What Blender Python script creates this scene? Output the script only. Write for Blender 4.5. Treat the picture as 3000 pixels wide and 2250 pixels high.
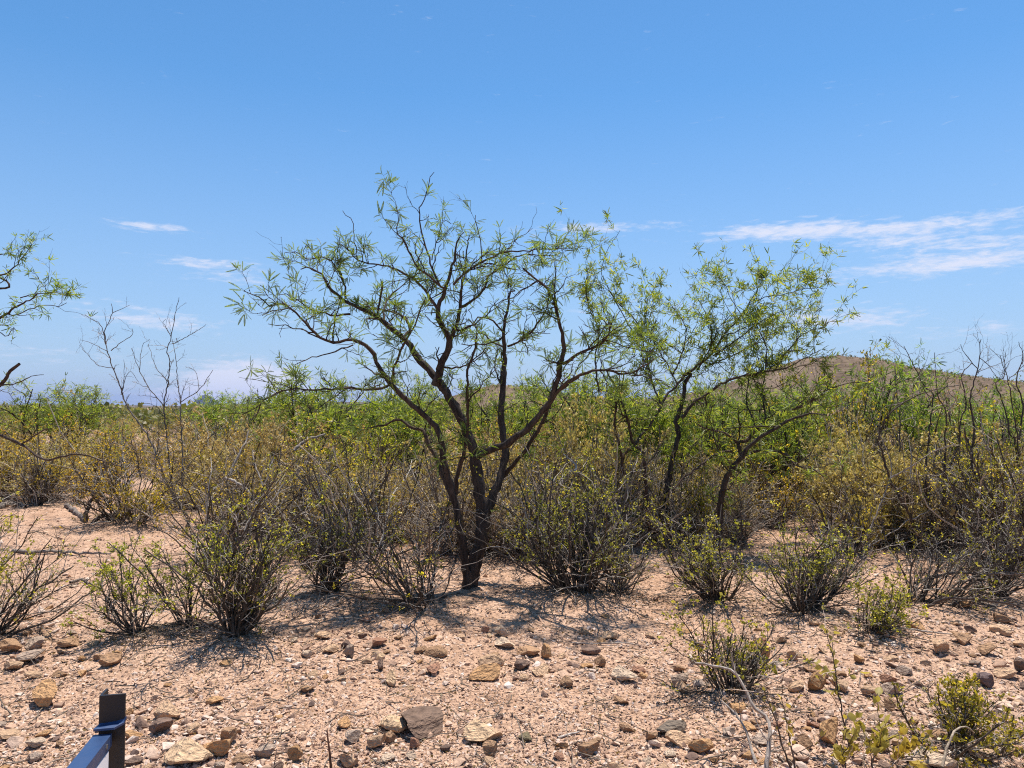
import bpy, math
import numpy as np
from mathutils import Vector, Matrix
SC = bpy.context.scene
COL = SC.collection
for o in list(bpy.data.objects): bpy.data.objects.remove(o)

# ------------------------------------------------------------------ camera, sky, sun, exposure
F, CX, CY, HOR, CAMZ = 2080.0, 1500.0, 1125.0, 1195.0, 1.60
PITCH = math.atan((HOR - CY) / F)
cam_d = bpy.data.cameras.new('camera'); cam = bpy.data.objects.new('camera', cam_d); COL.objects.link(cam)
cam.location = (0, 0, CAMZ); cam.rotation_euler = (math.pi/2 + PITCH, 0, 0)
cam_d.sensor_width = 36.0; cam_d.lens = F / 3000.0 * 36.0
cam_d.clip_start = 0.05; cam_d.clip_end = 60000
SC.camera = cam

SUN_EL, SUN_AZ = math.radians(76), math.radians(28)      # azimuth measured from the view direction (+Y) towards +X
sun_d = bpy.data.lights.new('sun', 'SUN'); sun = bpy.data.objects.new('sun', sun_d); COL.objects.link(sun)
sun_d.energy = 4.8; sun_d.angle = math.radians(0.53); sun_d.color = (1.0, 0.955, 0.88)
sdir = Vector((math.sin(SUN_AZ)*math.cos(SUN_EL), math.cos(SUN_AZ)*math.cos(SUN_EL), math.sin(SUN_EL)))
sun.rotation_euler = sdir.to_track_quat('Z', 'Y').to_euler()
sun.location = (0, 0, 40)

SC.view_settings.view_transform = 'Standard'; SC.view_settings.look = 'None'
SC.view_settings.exposure = 0.60; SC.view_settings.gamma = 1.0; SC.view_settings.use_curve_mapping = False
SC.render.engine = 'CYCLES'
DENOISE = False
SC.cycles.max_bounces = 6; SC.cycles.diffuse_bounces = 3; SC.cycles.glossy_bounces = 2
SC.cycles.transmission_bounces = 4; SC.cycles.transparent_max_bounces = 4; SC.cycles.volume_bounces = 0
SC.cycles.use_denoising = DENOISE
SC.cycles.filter_width = 1.1 if hasattr(SC.cycles, 'filter_width') else None

HAZE = 3.6e-5
SKY_STRENGTH, SKY_SAT, SKY_HUE = 0.12, 1.22, 0.494
SKY_LOW = (2.0, 2.7, 4.0)
class NT:
    """small helper for node trees"""
    def __init__(s, tree): s.t = tree; s.n = tree.nodes; s.l = tree.links
    def add(s, typ, **kw):
        n = s.n.new(typ)
        for k, v in kw.items(): setattr(n, k, v)
        return n
    def put(s, sock, v):
        if isinstance(v, bpy.types.NodeSocket): s.l.new(v, sock)
        elif isinstance(v, (tuple, list)) and len(v) == 3 and sock.type == 'RGBA': sock.default_value = (*v, 1)
        else: sock.default_value = v
    def math(s, op, a, b=None, c=None, clamp=False):
        n = s.add('ShaderNodeMath', operation=op, use_clamp=clamp)
        for i, v in enumerate((a, b, c)):
            if v is not None: s.put(n.inputs[i], v)
        return n.outputs[0]
    def noise(s, vec, scale, detail=4, rough=0.55, dist=0.0):
        n = s.add('ShaderNodeTexNoise'); 
        if vec is not None: s.put(n.inputs['Vector'], vec)
        n.inputs['Scale'].default_value = scale; n.inputs['Detail'].default_value = detail
        n.inputs['Roughness'].default_value = rough; n.inputs['Distortion'].default_value = dist
        return n.outputs['Fac']
    def ramp(s, fac, stops, interp='LINEAR'):
        n = s.add('ShaderNodeValToRGB'); n.color_ramp.interpolation = interp
        e = n.color_ramp.elements
        while len(e) < len(stops): e.new(0.5)
        for el, (p, c) in zip(e, stops):
            el.position = p; el.color = (*c, 1) if len(c) == 3 else c
        s.put(n.inputs[0], fac); return n.outputs[0]
    def mix(s, fac, a, b, typ='MIX'):
        n = s.add('ShaderNodeMix', data_type='RGBA', blend_type=typ)
        s.put(n.inputs[0], fac); s.put(n.inputs[6], a); s.put(n.inputs[7], b); return n.outputs[2]
    def sep(s, v):
        n = s.add('ShaderNodeSeparateXYZ'); s.put(n.inputs[0], v); return n.outputs
    def comb(s, x, y, z):
        n = s.add('ShaderNodeCombineXYZ')
        for i, v in enumerate((x, y, z)): s.put(n.inputs[i], v)
        return n.outputs[0]
    def remap(s, v, a, b, c, d, smooth=False):
        n = s.add('ShaderNodeMapRange', clamp=True)
        if smooth: n.interpolation_type = 'SMOOTHSTEP'
        for i, q in enumerate((v, a, b, c, d)): s.put(n.inputs[i], q)
        return n.outputs[0]

def build_world():
    w = bpy.data.worlds.new('World'); SC.world = w; w.use_nodes = True
    w.node_tree.nodes.clear(); N = NT(w.node_tree)
    sky = N.add('ShaderNodeTexSky', sky_type='NISHITA', sun_disc=False)
    sky.sun_elevation = SUN_EL; sky.sun_rotation = SUN_AZ
    sky.altitude = 1200; sky.air_density = 1.0; sky.dust_density = 0.35; sky.ozone_density = 2.6
    hsv = N.add('ShaderNodeHueSaturation'); hsv.inputs['Saturation'].default_value = SKY_SAT
    hsv.inputs['Hue'].default_value = SKY_HUE
    N.put(hsv.inputs['Color'], sky.outputs[0])
    # thin high cloud: streaks in (azimuth, elevation), gathered in a few banks low over the horizon
    d = N.add('ShaderNodeTexCoord').outputs['Generated']
    x, y, z = N.sep(d)
    az = N.math('ARCTAN2', x, y); el = N.math('ARCSINE', z)
    v = N.comb(N.math('MULTIPLY', az, 14.0), N.math('MULTIPLY', N.math('ADD', el, N.math('MULTIPLY', az, 0.02)), 80.0), 3.7)
    n1 = N.noise(v, 1.0, 7, 0.66, 0.8)
    v2 = N.comb(N.math('MULTIPLY', az, 52), N.math('MULTIPLY', el, 190.0), 1.7)
    n2 = N.noise(v2, 1.0, 4, 0.6, 0.3)
    tex = N.math('ADD', N.math('MULTIPLY', n1, 0.56), N.math('MULTIPLY', n2, 0.44))
    bank = None
    def px2ae(px, py):
        a = math.atan((px-CX)/F); return a, math.atan((HOR-py)/F*math.cos(a))
    for px, py, wx, hy, k in CLOUDS:
        a, e = px2ae(px, py)
        da = N.math('DIVIDE', N.math('SUBTRACT', az, a), wx/F); de = N.math('DIVIDE', N.math('SUBTRACT', el, e), hy/F)
        q = N.math('EXPONENT', N.math('MULTIPLY', N.math('ADD', N.math('MULTIPLY', da, da), N.math('MULTIPLY', de, de)), -1.0))
        q = N.math('MULTIPLY', q, k)
        bank = q if bank is None else N.math('ADD', bank, q)
    # the same thin streaks all round the horizon, fading upwards
    allround = N.math('MULTIPLY', N.remap(el, 0.0, 0.26, 1.0, 0.0, True), 0.10)
    dens = N.math('ADD', bank, allround)
    fac = N.remap(N.math('ADD', tex, N.math('MULTIPLY', dens, 0.32)), 0.60, 0.92, 0.0, 0.95, True)
    low = N.remap(el, -0.02, 0.42, 1.0, 0.0)
    hz = N.mix(N.math('MULTIPLY', N.math('POWER', low, 1.15), 0.92), hsv.outputs[0], SKY_LOW)
    col = N.mix(fac, hz, (4.3, 4.55, 5.4))
    bg = N.add('ShaderNodeBackground'); N.put(bg.inputs[0], col); bg.inputs[1].default_value = SKY_STRENGTH
    out = N.add('ShaderNodeOutputWorld'); N.l.new(bg.outputs[0], out.inputs[0])
CLOUDS = [(2300, 668, 210, 26, .95), (2700, 656, 330, 22, .9), (1760, 662, 240, 19, .9), (2860, 750, 260, 50, .78), (2620, 705, 200, 20, .6),
          (2600, 790, 260, 18, .4), (440, 660, 140, 13, 0.95), (600, 770, 190, 17, 0.8), (650, 815, 170, 18, 0.6),
          (480, 945, 180, 24, 0.8), (2480, 935, 200, 34, 0.85), (740, 1105, 150, 50, 1.35), (690, 1160, 260, 40, .95),
          (100, 1040, 260, 30, .45), (1900, 900, 300, 30, .4), (2900, 960, 180, 20, .5), (300, 890, 200, 20, .45)]
build_world()

# ------------------------------------------------------------------ geometry helpers
def ray(px, py):
    dx, du = (px-CX)/F, (CY-py)/F
    c, s = math.cos(PITCH), math.sin(PITCH)
    fy, fz = c - du*s, s + du*c
    return np.array([dx/fy, 1.0, fz/fy])
def P(px, py, D): return np.array([0, 0, CAMZ]) + ray(px, py)*D
CAMLOC = np.array([0, 0, CAMZ])

_rl = np.random.default_rng(11); _LAT = _rl.random((256, 256))
def vnoise(x, y, sc, ox=0, oy=0):
    x = np.asarray(x, float)*sc + ox + 1000.5; y = np.asarray(y, float)*sc + oy + 1000.5
    ix, iy = np.floor(x).astype(int), np.floor(y).astype(int); fx, fy = x-ix, y-iy
    fx, fy = fx*fx*(3-2*fx), fy*fy*(3-2*fy)
    L = lambda a, b: _LAT[a % 256, b % 256]
    return ((L(ix, iy)*(1-fx)+L(ix+1, iy)*fx)*(1-fy) + (L(ix, iy+1)*(1-fx)+L(ix+1, iy+1)*fx)*fy)*2-1
MOUNDS = []
def height(x, y):
    x = np.asarray(x, float); y = np.asarray(y, float)
    z = 0.05*vnoise(x, y, .35) + 0.028*vnoise(x, y, 1.1, 7, 3) + 0.012*vnoise(x, y, 3.1, 1, 9) + 0.005*vnoise(x, y, 9, 4, 4)
    far = np.clip((np.hypot(x, y)-30)/200, 0, 1)
    z = z + far*(1.2*vnoise(x, y, .012) + .5*vnoise(x, y, .04)) - 2.6*np.exp(-((x-92)**2+(y-140)**2)/60.0**2)
    for mx, my, mr, mh in MOUNDS:
        z = z + mh*np.exp(-((x-mx)**2+(y-my)**2)/(mr*mr))
    return z
def G(px, py):
    r = ray(px, py); z = 0.0
    for _ in range(6):
        D = (z-CAMZ)/r[2]; p = CAMLOC + r*D; z = float(height(p[0], p[1]))
    p[2] = z; return p

def mesh_from(name, parts, smooth=True):
    """parts: list of (verts (n,3), faces (m,k)) with k = 3 or 4"""
    V, LT, LV, off = [], [], [], 0
    for v, f in parts:
        if len(v) == 0: continue
        V.append(np.asarray(v, np.float32)); f = np.asarray(f)
        LT.append(np.full(len(f), f.shape[1], np.int32)); LV.append((f+off).ravel().astype(np.int32)); off += len(v)
    V, LT, LV = np.concatenate(V), np.concatenate(LT), np.concatenate(LV)
    me = bpy.data.meshes.new(name)
    me.vertices.add(len(V)); me.vertices.foreach_set('co', V.ravel())
    me.loops.add(len(LV)); me.loops.foreach_set('vertex_index', LV)
    me.polygons.add(len(LT)); ls = np.zeros(len(LT), np.int32); ls[1:] = np.cumsum(LT)[:-1]
    me.polygons.foreach_set('loop_start', ls)
    me.polygons.foreach_set('use_smooth', np.full(len(LT), smooth, bool))
    me.update(calc_edges=True); return me
def obj(name, me, mat=None, parent=None, color=None, loc=None, rot=None, scale=None):
    o = bpy.data.objects.new(name, me); COL.objects.link(o)
    if mat is not None and me is not None and not me.materials: me.materials.append(mat)
    if parent is not None: o.parent = parent
    if color is not None: o.color = (*color, 1)
    if loc is not None: o.location = loc
    if rot is not None: o.rotation_euler = rot
    if scale is not None: o.scale = scale
    return o
def tag(o, label=None, cat=None, group=None, kind=None):
    if label: o['label'] = label
    if cat: o['category'] = cat
    if group: o['group'] = group
    if kind: o['kind'] = kind
    return o
def empty(name, loc, label, cat, group=None, rz=0.0, scale=1.0):
    o = bpy.data.objects.new(name, None); COL.objects.link(o); o.location = loc; o.rotation_euler = (0, 0, rz)
    o.scale = (scale,)*3; o.empty_display_size = .1
    return tag(o, label, cat, group)
def unit(v): return v/np.maximum(np.linalg.norm(v, axis=-1, keepdims=True), 1e-9)

def tubes(Pt, R, s=4):
    """Pt (m,n,3), R (m,n) -> verts, quads"""
    m, n, _ = Pt.shape
    T = unit(np.gradient(Pt, axis=1)); mean = unit(Pt[:, -1]-Pt[:, 0])
    ref = np.where(np.abs(mean[:, 2:3]) > .75, np.array([[1., .2, 0]]), np.array([[0, 0, 1.]]))
    N1 = unit(np.cross(T, np.repeat(ref[:, None], n, 1))); N2 = np.cross(T, N1)
    a = np.arange(s)*2*np.pi/s
    V = Pt[:, :, None] + R[:, :, None, None]*(np.cos(a)[None, None, :, None]*N1[:, :, None]+np.sin(a)[None, None, :, None]*N2[:, :, None])
    i, j, k = np.meshgrid(np.arange(m), np.arange(n-1), np.arange(s), indexing='ij')
    b = (i*n+j)*s; k2 = (k+1) % s
    Q = np.stack([b+k, b+k2, b+s+k2, b+s+k], -1).reshape(-1, 4)
    return V.reshape(-1, 3), Q
def grow(r, start, dirs, length, n, wander, up=0.0, zig=0.0):
    m = len(start); p = start.copy(); d = unit(dirs); out = [p.copy()]; L = np.asarray(length).reshape(-1, 1)/(n-1)
    zz = unit(np.cross(d, r.normal(size=(m, 3))))
    for i in range(1, n):
        d = unit(d + wander*r.normal(size=(m, 3)) + np.array([0, 0, up]))
        p = p + unit(d + zig*zz*(1 if i % 2 else -1))*L; out.append(p.copy())
    return np.stack(out, 1)
def pick(r, Pt, k, t0, t1):
    """k samples per path -> positions, tangents, path index, t"""
    m, n, _ = Pt.shape
    idx = np.repeat(np.arange(m), k); t = t0 + (t1-t0)*r.random(m*k)
    f = t*(n-1); i = np.minimum(f.astype(int), n-2); w = (f-i)[:, None]
    return Pt[idx, i]*(1-w)+Pt[idx, i+1]*w, unit(Pt[idx, i+1]-Pt[idx, i]), idx, t
def rnd_dirs(r, m): return unit(r.normal(size=(m, 3)))
def rhombs(r, pos, d, L, W, fold=0.0):
    m = len(pos); d = unit(d); w = unit(np.cross(d, rnd_dirs(r, m)))
    L = np.asarray(L).reshape(-1, 1)*np.ones((m, 1)); W = np.asarray(W).reshape(-1, 1)*np.ones((m, 1))
    V = np.stack([pos, pos+d*L*.55+w*W, pos+d*L, pos+d*L*.55-w*W], 1).reshape(-1, 3)
    return V, (np.arange(m)*4)[:, None]+np.arange(4)[None]
def catmull(pts, n):
    p = np.asarray(pts, float); k = len(p)
    if k == 2: return p[0]+(p[1]-p[0])*np.linspace(0, 1, n)[:, None]
    q = np.vstack([2*p[0]-p[1], p, 2*p[-1]-p[-2]])
    seg = np.linalg.norm(np.diff(p[:, :3], axis=0), axis=1); cum = np.r_[0, np.cumsum(seg)]
    s = np.linspace(0, cum[-1], n); i = np.clip(np.searchsorted(cum, s, 'right')-1, 0, k-2)
    t = ((s-cum[i])/np.maximum(seg[i], 1e-9))[:, None]
    a, b, c, d = q[i], q[i+1], q[i+2], q[i+3]
    return .5*((2*b)+(c-a)*t+(2*a-5*b+4*c-d)*t*t+(3*b-a-3*c+d)*t**3)

# ------------------------------------------------------------------ materials
def mat_base(name):
    m = bpy.data.materials.new(name); m.use_nodes = True; m.node_tree.nodes.clear(); N = NT(m.node_tree)
    out = N.add('ShaderNodeOutputMaterial'); return m, N, out
def m_bark(name, dark, light, scale=30, stretch=.25, rough=.85, pale=None):
    m, N, out = mat_base(name)
    geo = N.add('ShaderNodeTexCoord').outputs['Object']
    mp = N.add('ShaderNodeMapping'); N.put(mp.inputs[0], geo); mp.inputs['Scale'].default_value = (1, 1, stretch)
    n = N.noise(mp.outputs[0], scale, 5, .65, .6); big = N.noise(geo, 3.0, 2)
    c = N.ramp(n, [(.32, dark), (.68, light)])
    isl = N.add('ShaderNodeNewGeometry').outputs['Random Per Island']
    c = N.mix(1.0, c, N.ramp(N.math('ADD', N.math('MULTIPLY', isl, .6), N.math('MULTIPLY', big, .5)), [(.2, (.65, .62, .6)), (.9, (1.35, 1.3, 1.25))]), 'MULTIPLY')
    if pale:   # a share of the twigs is coloured pale, for bleached wood and sunlit tops
        c = N.mix(N.math('GREATER_THAN', isl, 1-pale[0]), c, N.ramp(n, [(.3, tuple(q*.6 for q in pale[1])), (.7, pale[1])]))
    tint = N.add('ShaderNodeObjectInfo').outputs['Color']; c = N.mix(1.0, c, tint, 'MULTIPLY')
    b = N.add('ShaderNodeBsdfPrincipled'); N.put(b.inputs['Base Color'], c); b.inputs['Roughness'].default_value = rough
    b.inputs['Specular IOR Level'].default_value = .25
    bp = N.add('ShaderNodeBump'); bp.inputs['Strength'].default_value = .8; bp.inputs['Distance'].default_value = .012
    N.put(bp.inputs['Height'], n); N.l.new(bp.outputs[0], b.inputs['Normal'])
    N.l.new(b.outputs[0], out.inputs[0]); return m
def m_leaf(name, cols, trans, k=.42, rough=.5):
    """cols: ramp over a random number of each leaf; trans: colour of light coming through"""
    m, N, out = mat_base(name)
    isl = N.add('ShaderNodeNewGeometry').outputs['Random Per Island']
    inf = N.add('ShaderNodeObjectInfo')
    c = N.ramp(isl, [(i/(len(cols)-1), q) for i, q in enumerate(cols)])
    tint = inf.outputs['Color']; c = N.mix(1.0, c, tint, 'MULTIPLY')
    d = N.add('ShaderNodeBsdfPrincipled'); N.put(d.inputs['Base Color'], c); d.inputs['Roughness'].default_value = rough
    d.inputs['Specular IOR Level'].default_value = .35
    t = N.add('ShaderNodeBsdfTranslucent'); N.put(t.inputs[0], N.mix(1.0, N.mix(1.0, c, trans, 'MULTIPLY'), (1, 1, 1), 'MULTIPLY'))
    mx = N.add('ShaderNodeMixShader'); mx.inputs[0].default_value = k
    N.l.new(d.outputs[0], mx.inputs[1]); N.l.new(t.outputs[0], mx.inputs[2]); N.l.new(mx.outputs[0], out.inputs[0]); return m
def m_ground():
    m, N, out = mat_base('desert_soil')
    co = N.add('ShaderNodeTexCoord').outputs['Object']
    big, mid, fine = N.noise(co, .55, 4), N.noise(co, 5, 5, .65), N.noise(co, 70, 3, .7)
    c = N.ramp(mid, [(.28, (.30, .178, .112)), (.5, (.44, .275, .182)), (.72, (.55, .365, .258))])
    c = N.mix(N.remap(big, .4, .7, 0, .55), c, (.53, .36, .26))
    vo = N.add('ShaderNodeTexVoronoi'); N.put(vo.inputs['Vector'], co); vo.inputs['Scale'].default_value = 75
    grain = N.ramp(N.sep(vo.outputs['Color'])[0], [(0, (.38, .34, .32)), (.5, (1, .98, .96)), (1, (1.35, 1.32, 1.28))])
    c = N.mix(.75, c, grain, 'MULTIPLY')
    b = N.add('ShaderNodeBsdfPrincipled'); N.put(b.inputs['Base Color'], c); b.inputs['Roughness'].default_value = .95
    b.inputs['Specular IOR Level'].default_value = .1
    h = N.math('ADD', N.math('MULTIPLY', mid, .5), N.math('ADD', N.math('MULTIPLY', fine, .35), N.math('MULTIPLY', N.math('SUBTRACT', 1.0, vo.outputs['Distance']), .35)))
    bp = N.add('ShaderNodeBump'); bp.inputs['Strength'].default_value = 1.0; bp.inputs['Distance'].default_value = .026
    N.put(bp.inputs['Height'], h); N.l.new(bp.outputs[0], b.inputs['Normal']); N.l.new(b.outputs[0], out.inputs[0]); return m
def m_stone(name, island):
    m, N, out = mat_base(name)
    co = N.add('ShaderNodeTexCoord').outputs['Object']
    if island:
        r = N.add('ShaderNodeNewGeometry').outputs['Random Per Island']
        c = N.ramp(r, [(0, (.10, .065, .055)), (.12, (.25, .155, .11)), (.35, (.44, .28, .19)), (.6, (.57, .38, .26)), (.8, (.52, .38, .30)), (.94, (.58, .45, .36)), (1, (.62, .51, .43))])
        n = N.noise(co, 45, 4, .6)
    else:
        inf = N.add('ShaderNodeObjectInfo'); c = inf.outputs['Color']
        v = N.add('ShaderNodeVectorMath', operation='ADD'); N.put(v.inputs[0], co); N.put(v.inputs[1], N.math('MULTIPLY', inf.outputs['Random'], 37.0))
        n = N.noise(v.outputs[0], 2.2, 6, .56, .4)
        stain = N.noise(v.outputs[0], 1.3, 4, .6)
        c = N.mix(N.remap(stain, .54, .70, 0, .38), c, (.17, .105, .075))
    c = N.mix(1.0, c, N.ramp(n, [(.28, (.62, .6, .58)), (.5, (1, 1, 1)), (.75, (1.25, 1.23, 1.2))]), 'MULTIPLY')
    b = N.add('ShaderNodeBsdfPrincipled'); N.put(b.inputs['Base Color'], c); b.inputs['Roughness'].default_value = .9
    b.inputs['Specular IOR Level'].default_value = .2
    bp = N.add('ShaderNodeBump'); bp.inputs['Strength'].default_value = .7; bp.inputs['Distance'].default_value = .01 if island else .12
    N.put(bp.inputs['Height'], n); N.l.new(bp.outputs[0], b.inputs['Normal']); N.l.new(b.outputs[0], out.inputs[0]); return m
def m_hill(name, a, b_, c_, sc):
    m, N, out = mat_base(name)
    co = N.add('ShaderNodeTexCoord').outputs['Object']
    n1, n2 = N.noise(co, sc, 6, .6), N.noise(co, sc*9, 4, .7)
    c = N.ramp(n1, [(.3, a), (.55, b_), (.75, c_)])
    c = N.mix(1.0, c, N.ramp(n2, [(.3, (.55, .55, .55)), (.7, (1.3, 1.3, 1.3))]), 'MULTIPLY')
    b = N.add('ShaderNodeBsdfPrincipled'); N.put(b.inputs['Base Color'], c); b.inputs['Roughness'].default_value = 1.0
    b.inputs['Specular IOR Level'].default_value = 0
    N.l.new(b.outputs[0], out.inputs[0]); return m
def m_paint(name, col, rough=.5, metal=0.0, rust=None, rk=.0, sc=9):
    m, N, out = mat_base(name)
    co = N.add('ShaderNodeTexCoord').outputs['Object']; n = N.noise(co, sc, 6, .65)
    mp = N.add('ShaderNodeMapping'); N.put(mp.inputs[0], co); mp.inputs['Scale'].default_value = (22, 22, 2.2)
    st = N.noise(mp.outputs[0], 1.0, 4, .6)
    c = N.mix(N.remap(N.math('ADD', N.math('MULTIPLY', n, .5), N.math('MULTIPLY', st, .5)), .6-rk, .72-rk, 0, .85), col, rust) if rust else N.mix(1.0, N.ramp(n, [(.3, (.75, .75, .75)), (.7, (1.2, 1.2, 1.2))]), col, 'MULTIPLY')
    b = N.add('ShaderNodeBsdfPrincipled'); N.put(b.inputs['Base Color'], c); N.put(b.inputs['Roughness'], N.remap(n, .3, .7, rough-.1, rough+.15))
    b.inputs['Metallic'].default_value = metal
    N.l.new(b.outputs[0], out.inputs[0]); return m
M = dict(
    soil=m_ground(), stone=m_stone('loose_stone', False), gravel=m_stone('pebble_gravel', True),
    mesq=m_bark('mesquite_bark', (.012, .009, .008), (.085, .065, .053), 34, .22),
    limb=m_bark('mesquite_limb_bark', (.018, .012, .009), (.10, .068, .05), 40, .3),
    stem=m_bark('creosote_stem', (.016, .013, .011), (.12, .094, .073), 45, .3, .7, (.26, (.56, .49, .41))),
    dead=m_bark('bleached_deadwood', (.20, .17, .145), (.50, .46, .42), 40, .2),
    greytwig=m_bark('grey_twig', (.07, .06, .052), (.20, .175, .15), 40, .3, .75, (.36, (.58, .51, .42))),
    mleaf=m_leaf('mesquite_leaflet', [(.05, .085, .02), (.10, .15, .028), (.16, .205, .04), (.26, .28, .075)], (2.3, 2.25, 1.0), .45),
    cleaf=m_leaf('creosote_leaf', [(.07, .085, .014), (.18, .185, .032), (.29, .27, .05), (.44, .39, .11)], (2.3, 2.2, .9), .45, .38),
    straw=m_leaf('dry_straw_leaf', [(.24, .185, .075), (.45, .37, .15), (.60, .51, .24), (.42, .35, .19)], (1.3, 1.2, .8), .35),
    bleaf=m_leaf('broad_sapling_leaf', [(.22, .20, .05), (.31, .27, .075), (.38, .31, .10), (.44, .37, .16)], (1.5, 1.4, .7), .42),
    hill=m_hill('hill_rubble', (.115, .082, .058), (.165, .118, .082), (.215, .155, .11), .02),
    ridge=m_hill('far_land', (.10, .085, .06), (.15, .12, .085), (.19, .15, .11), .004),
    butte=m_hill('butte_rock', (.045, .045, .05), (.07, .068, .07), (.10, .095, .095), .004),
    scrub=m_leaf('far_scrub_leaf', [(.06, .07, .02), (.12, .12, .04), (.20, .17, .07), (.10, .14, .04)], (1.8, 1.8, 1.0), .35),
)

# ------------------------------------------------------------------ layout table of the nearer shrubs (pixel of the base, top, half width)
# name, base px, base py, top py, half width px, stems, leafiness, lean, stem spread, tint, label
SHRUBS = [
 ('creosote_bush', -25, 1890, 1480, 190, 30, .55, .28, .9, (1, 1.05, .9), 'creosote bush cut off by the frame edge above the flat grey slabs'),
 ('creosote_bush', 405, 1884, 1600, 120, 20, .9, -.10, 1.0, (.95, 1.15, .9), 'knee-high green creosote bush, smallest of the three in a row on bare soil'),
 ('creosote_bush', 543, 1866, 1575, 130, 13, .7, -.35, .8, (.95, 1.1, .9), 'thin creosote bush with stems leaning over the knee-high bush beside it'),
 ('creosote_bush', 692, 1882, 1415, 200, 46, .85, -.02, .8, (.95, 1.05, .9), 'upright many-stemmed creosote bush casting a root-like shadow on open gravel'),
 ('creosote_bush', 958, 1752, 1400, 180, 34, .5, .05, 1.0, (.9, 1, .9), 'dark creosote bush low to the ground between the upright bush and the mesquite trunk'),
 ('creosote_bush', 1245, 1795, 1440, 250, 30, .34, .0, 1.15, (1.15, 1.15, .9), 'sparse creosote bush with bare curved stems just before the big mesquite trunk'),
 ('creosote_bush', 1690, 1756, 1330, 280, 62, .75, -.02, 1.05, (.9, 1.0, .9), 'widest dense creosote bush, dark at its foot, next to the big mesquite trunk'),
 ('creosote_bush', 1815, 1758, 1500, 220, 30, .5, .45, .9, (.95, 1.0, .9), 'creosote bush leaning away from the widest dense bush at its side'),
 ('creosote_bush', 2105, 1772, 1480, 200, 44, .6, .0, 1.0, (.95, 1.05, .9), 'creosote bush tangled with grey dead twigs above the near solitary bush'),
 ('creosote_bush', 2350, 1812, 1490, 230, 60, .75, .22, 1.0, (.85, .95, .9), 'dark dense creosote bush throwing a black shadow on the stony slope'),
 ('creosote_bush', 2545, 1866, 1700, 130, 32, .8, .10, 1.0, (.9, 1.0, .9), 'short compact creosote bush beside a long thin stick on the ground'),
 ('creosote_bush', 2705, 1786, 1500, 330, 34, .22, .75, .8, (.95, 1.0, .9), 'nearly leafless shrub with long stems leaning low over the stones'),
 ('creosote_bush', 2965, 1655, 1240, 240, 44, .6, -.10, 1.0, (1.0, 1.05, .9), 'leafy creosote bush at the frame edge beyond the low leaning stems'),
 ('creosote_bush', 2140, 2046, 1780, 240, 38, .45, -.12, 1.15, (1.0, 1.05, .9), 'solitary spindly creosote bush on open gravel with a bleached branch before it'),
 ('creosote_bush', 2785, 2212, 1965, 210, 40, .95, .05, 1.25, (.85, .82, .7), 'low leafy creosote bush nearest the camera among broken stones'),
 ('creosote_bush', 365, 1536, 1190, 290, 40, 1.1, .12, 1.2, (1.28, .98, .62), 'broad rusty-olive creosote bush with a gnarled bare trunk over pink soil'),
 ('creosote_bush', 400, 1540, 1400, 90, 30, 1.2, .05, .9, (1.1, 1.0, .7), 'small dark clump of creosote tucked under the broad rusty-olive bush'),
 ('creosote_bush', 105, 1492, 1300, 130, 50, .5, .0, .75, (1.3, 1.1, .9), 'vase-shaped grey-stemmed bush by fallen logs at the frame edge'),
 ('creosote_bush', 222, 1480, 1372, 45, 14, 1.0, .0, .8, (1.2, 1.0, .8), 'tiny olive sapling bush standing alone between two larger bushes'),
 ('creosote_bush', 640, 1640, 1330, 250, 54, .45, .05, 1.1, (1.15, 1.0, .9), 'tangled grey-olive bush behind the upright many-stemmed one'),
 ('creosote_bush', 1090, 1650, 1300, 250, 54, .35, -.05, 1.1, (1.2, 1.0, .9), 'tangled twiggy bush close behind the foot of the big mesquite'),
 ('creosote_bush', 1570, 1620, 1260, 260, 54, .45, .05, 1.1, (1.2, 1.0, .85), 'grey-twigged bush behind the widest dense bush'),
 ('creosote_bush', 1870, 1600, 1330, 200, 44, .45, .1, 1.0, (1.1, 1.0, .9), 'twiggy bush at the dark feet of the second mesquite'),
 ('creosote_bush', 2250, 1560, 1390, 140, 36, .55, .0, 1.0, (1.2, 1.0, .8), 'low bush beneath the sloping trunk of the leaning mesquite'),
 ('creosote_bush', 2480, 1640, 1440, 200, 40, .4, .1, 1.1, (1.1, 1.0, .9), 'wispy bush on pale soil beyond the dark dense bush'),
 ('creosote_bush', 2900, 1760, 1470, 220, 36, .3, .1, 1.2, (.95, 1.0, .9), 'dark twiggy bush among the long low stems at the stony edge'),
 ('creosote_bush', 2800, 1620, 1330, 230, 44, .4, .0, 1.0, (1.2, 1.0, .8), 'brown twiggy bush around the feet of the tall bare shrub'),
]
BASES = []
for s in SHRUBS:
    g = G(s[1], s[2]); D = g[1]; BASES.append(g); MOUNDS.append((g[0], g[1], .3*s[4]/200*D/6+.12, .05))
TREE_D = 6.16
MOUNDS.append((P(1372, 1740, TREE_D)[0], TREE_D, .5, .05))

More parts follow.
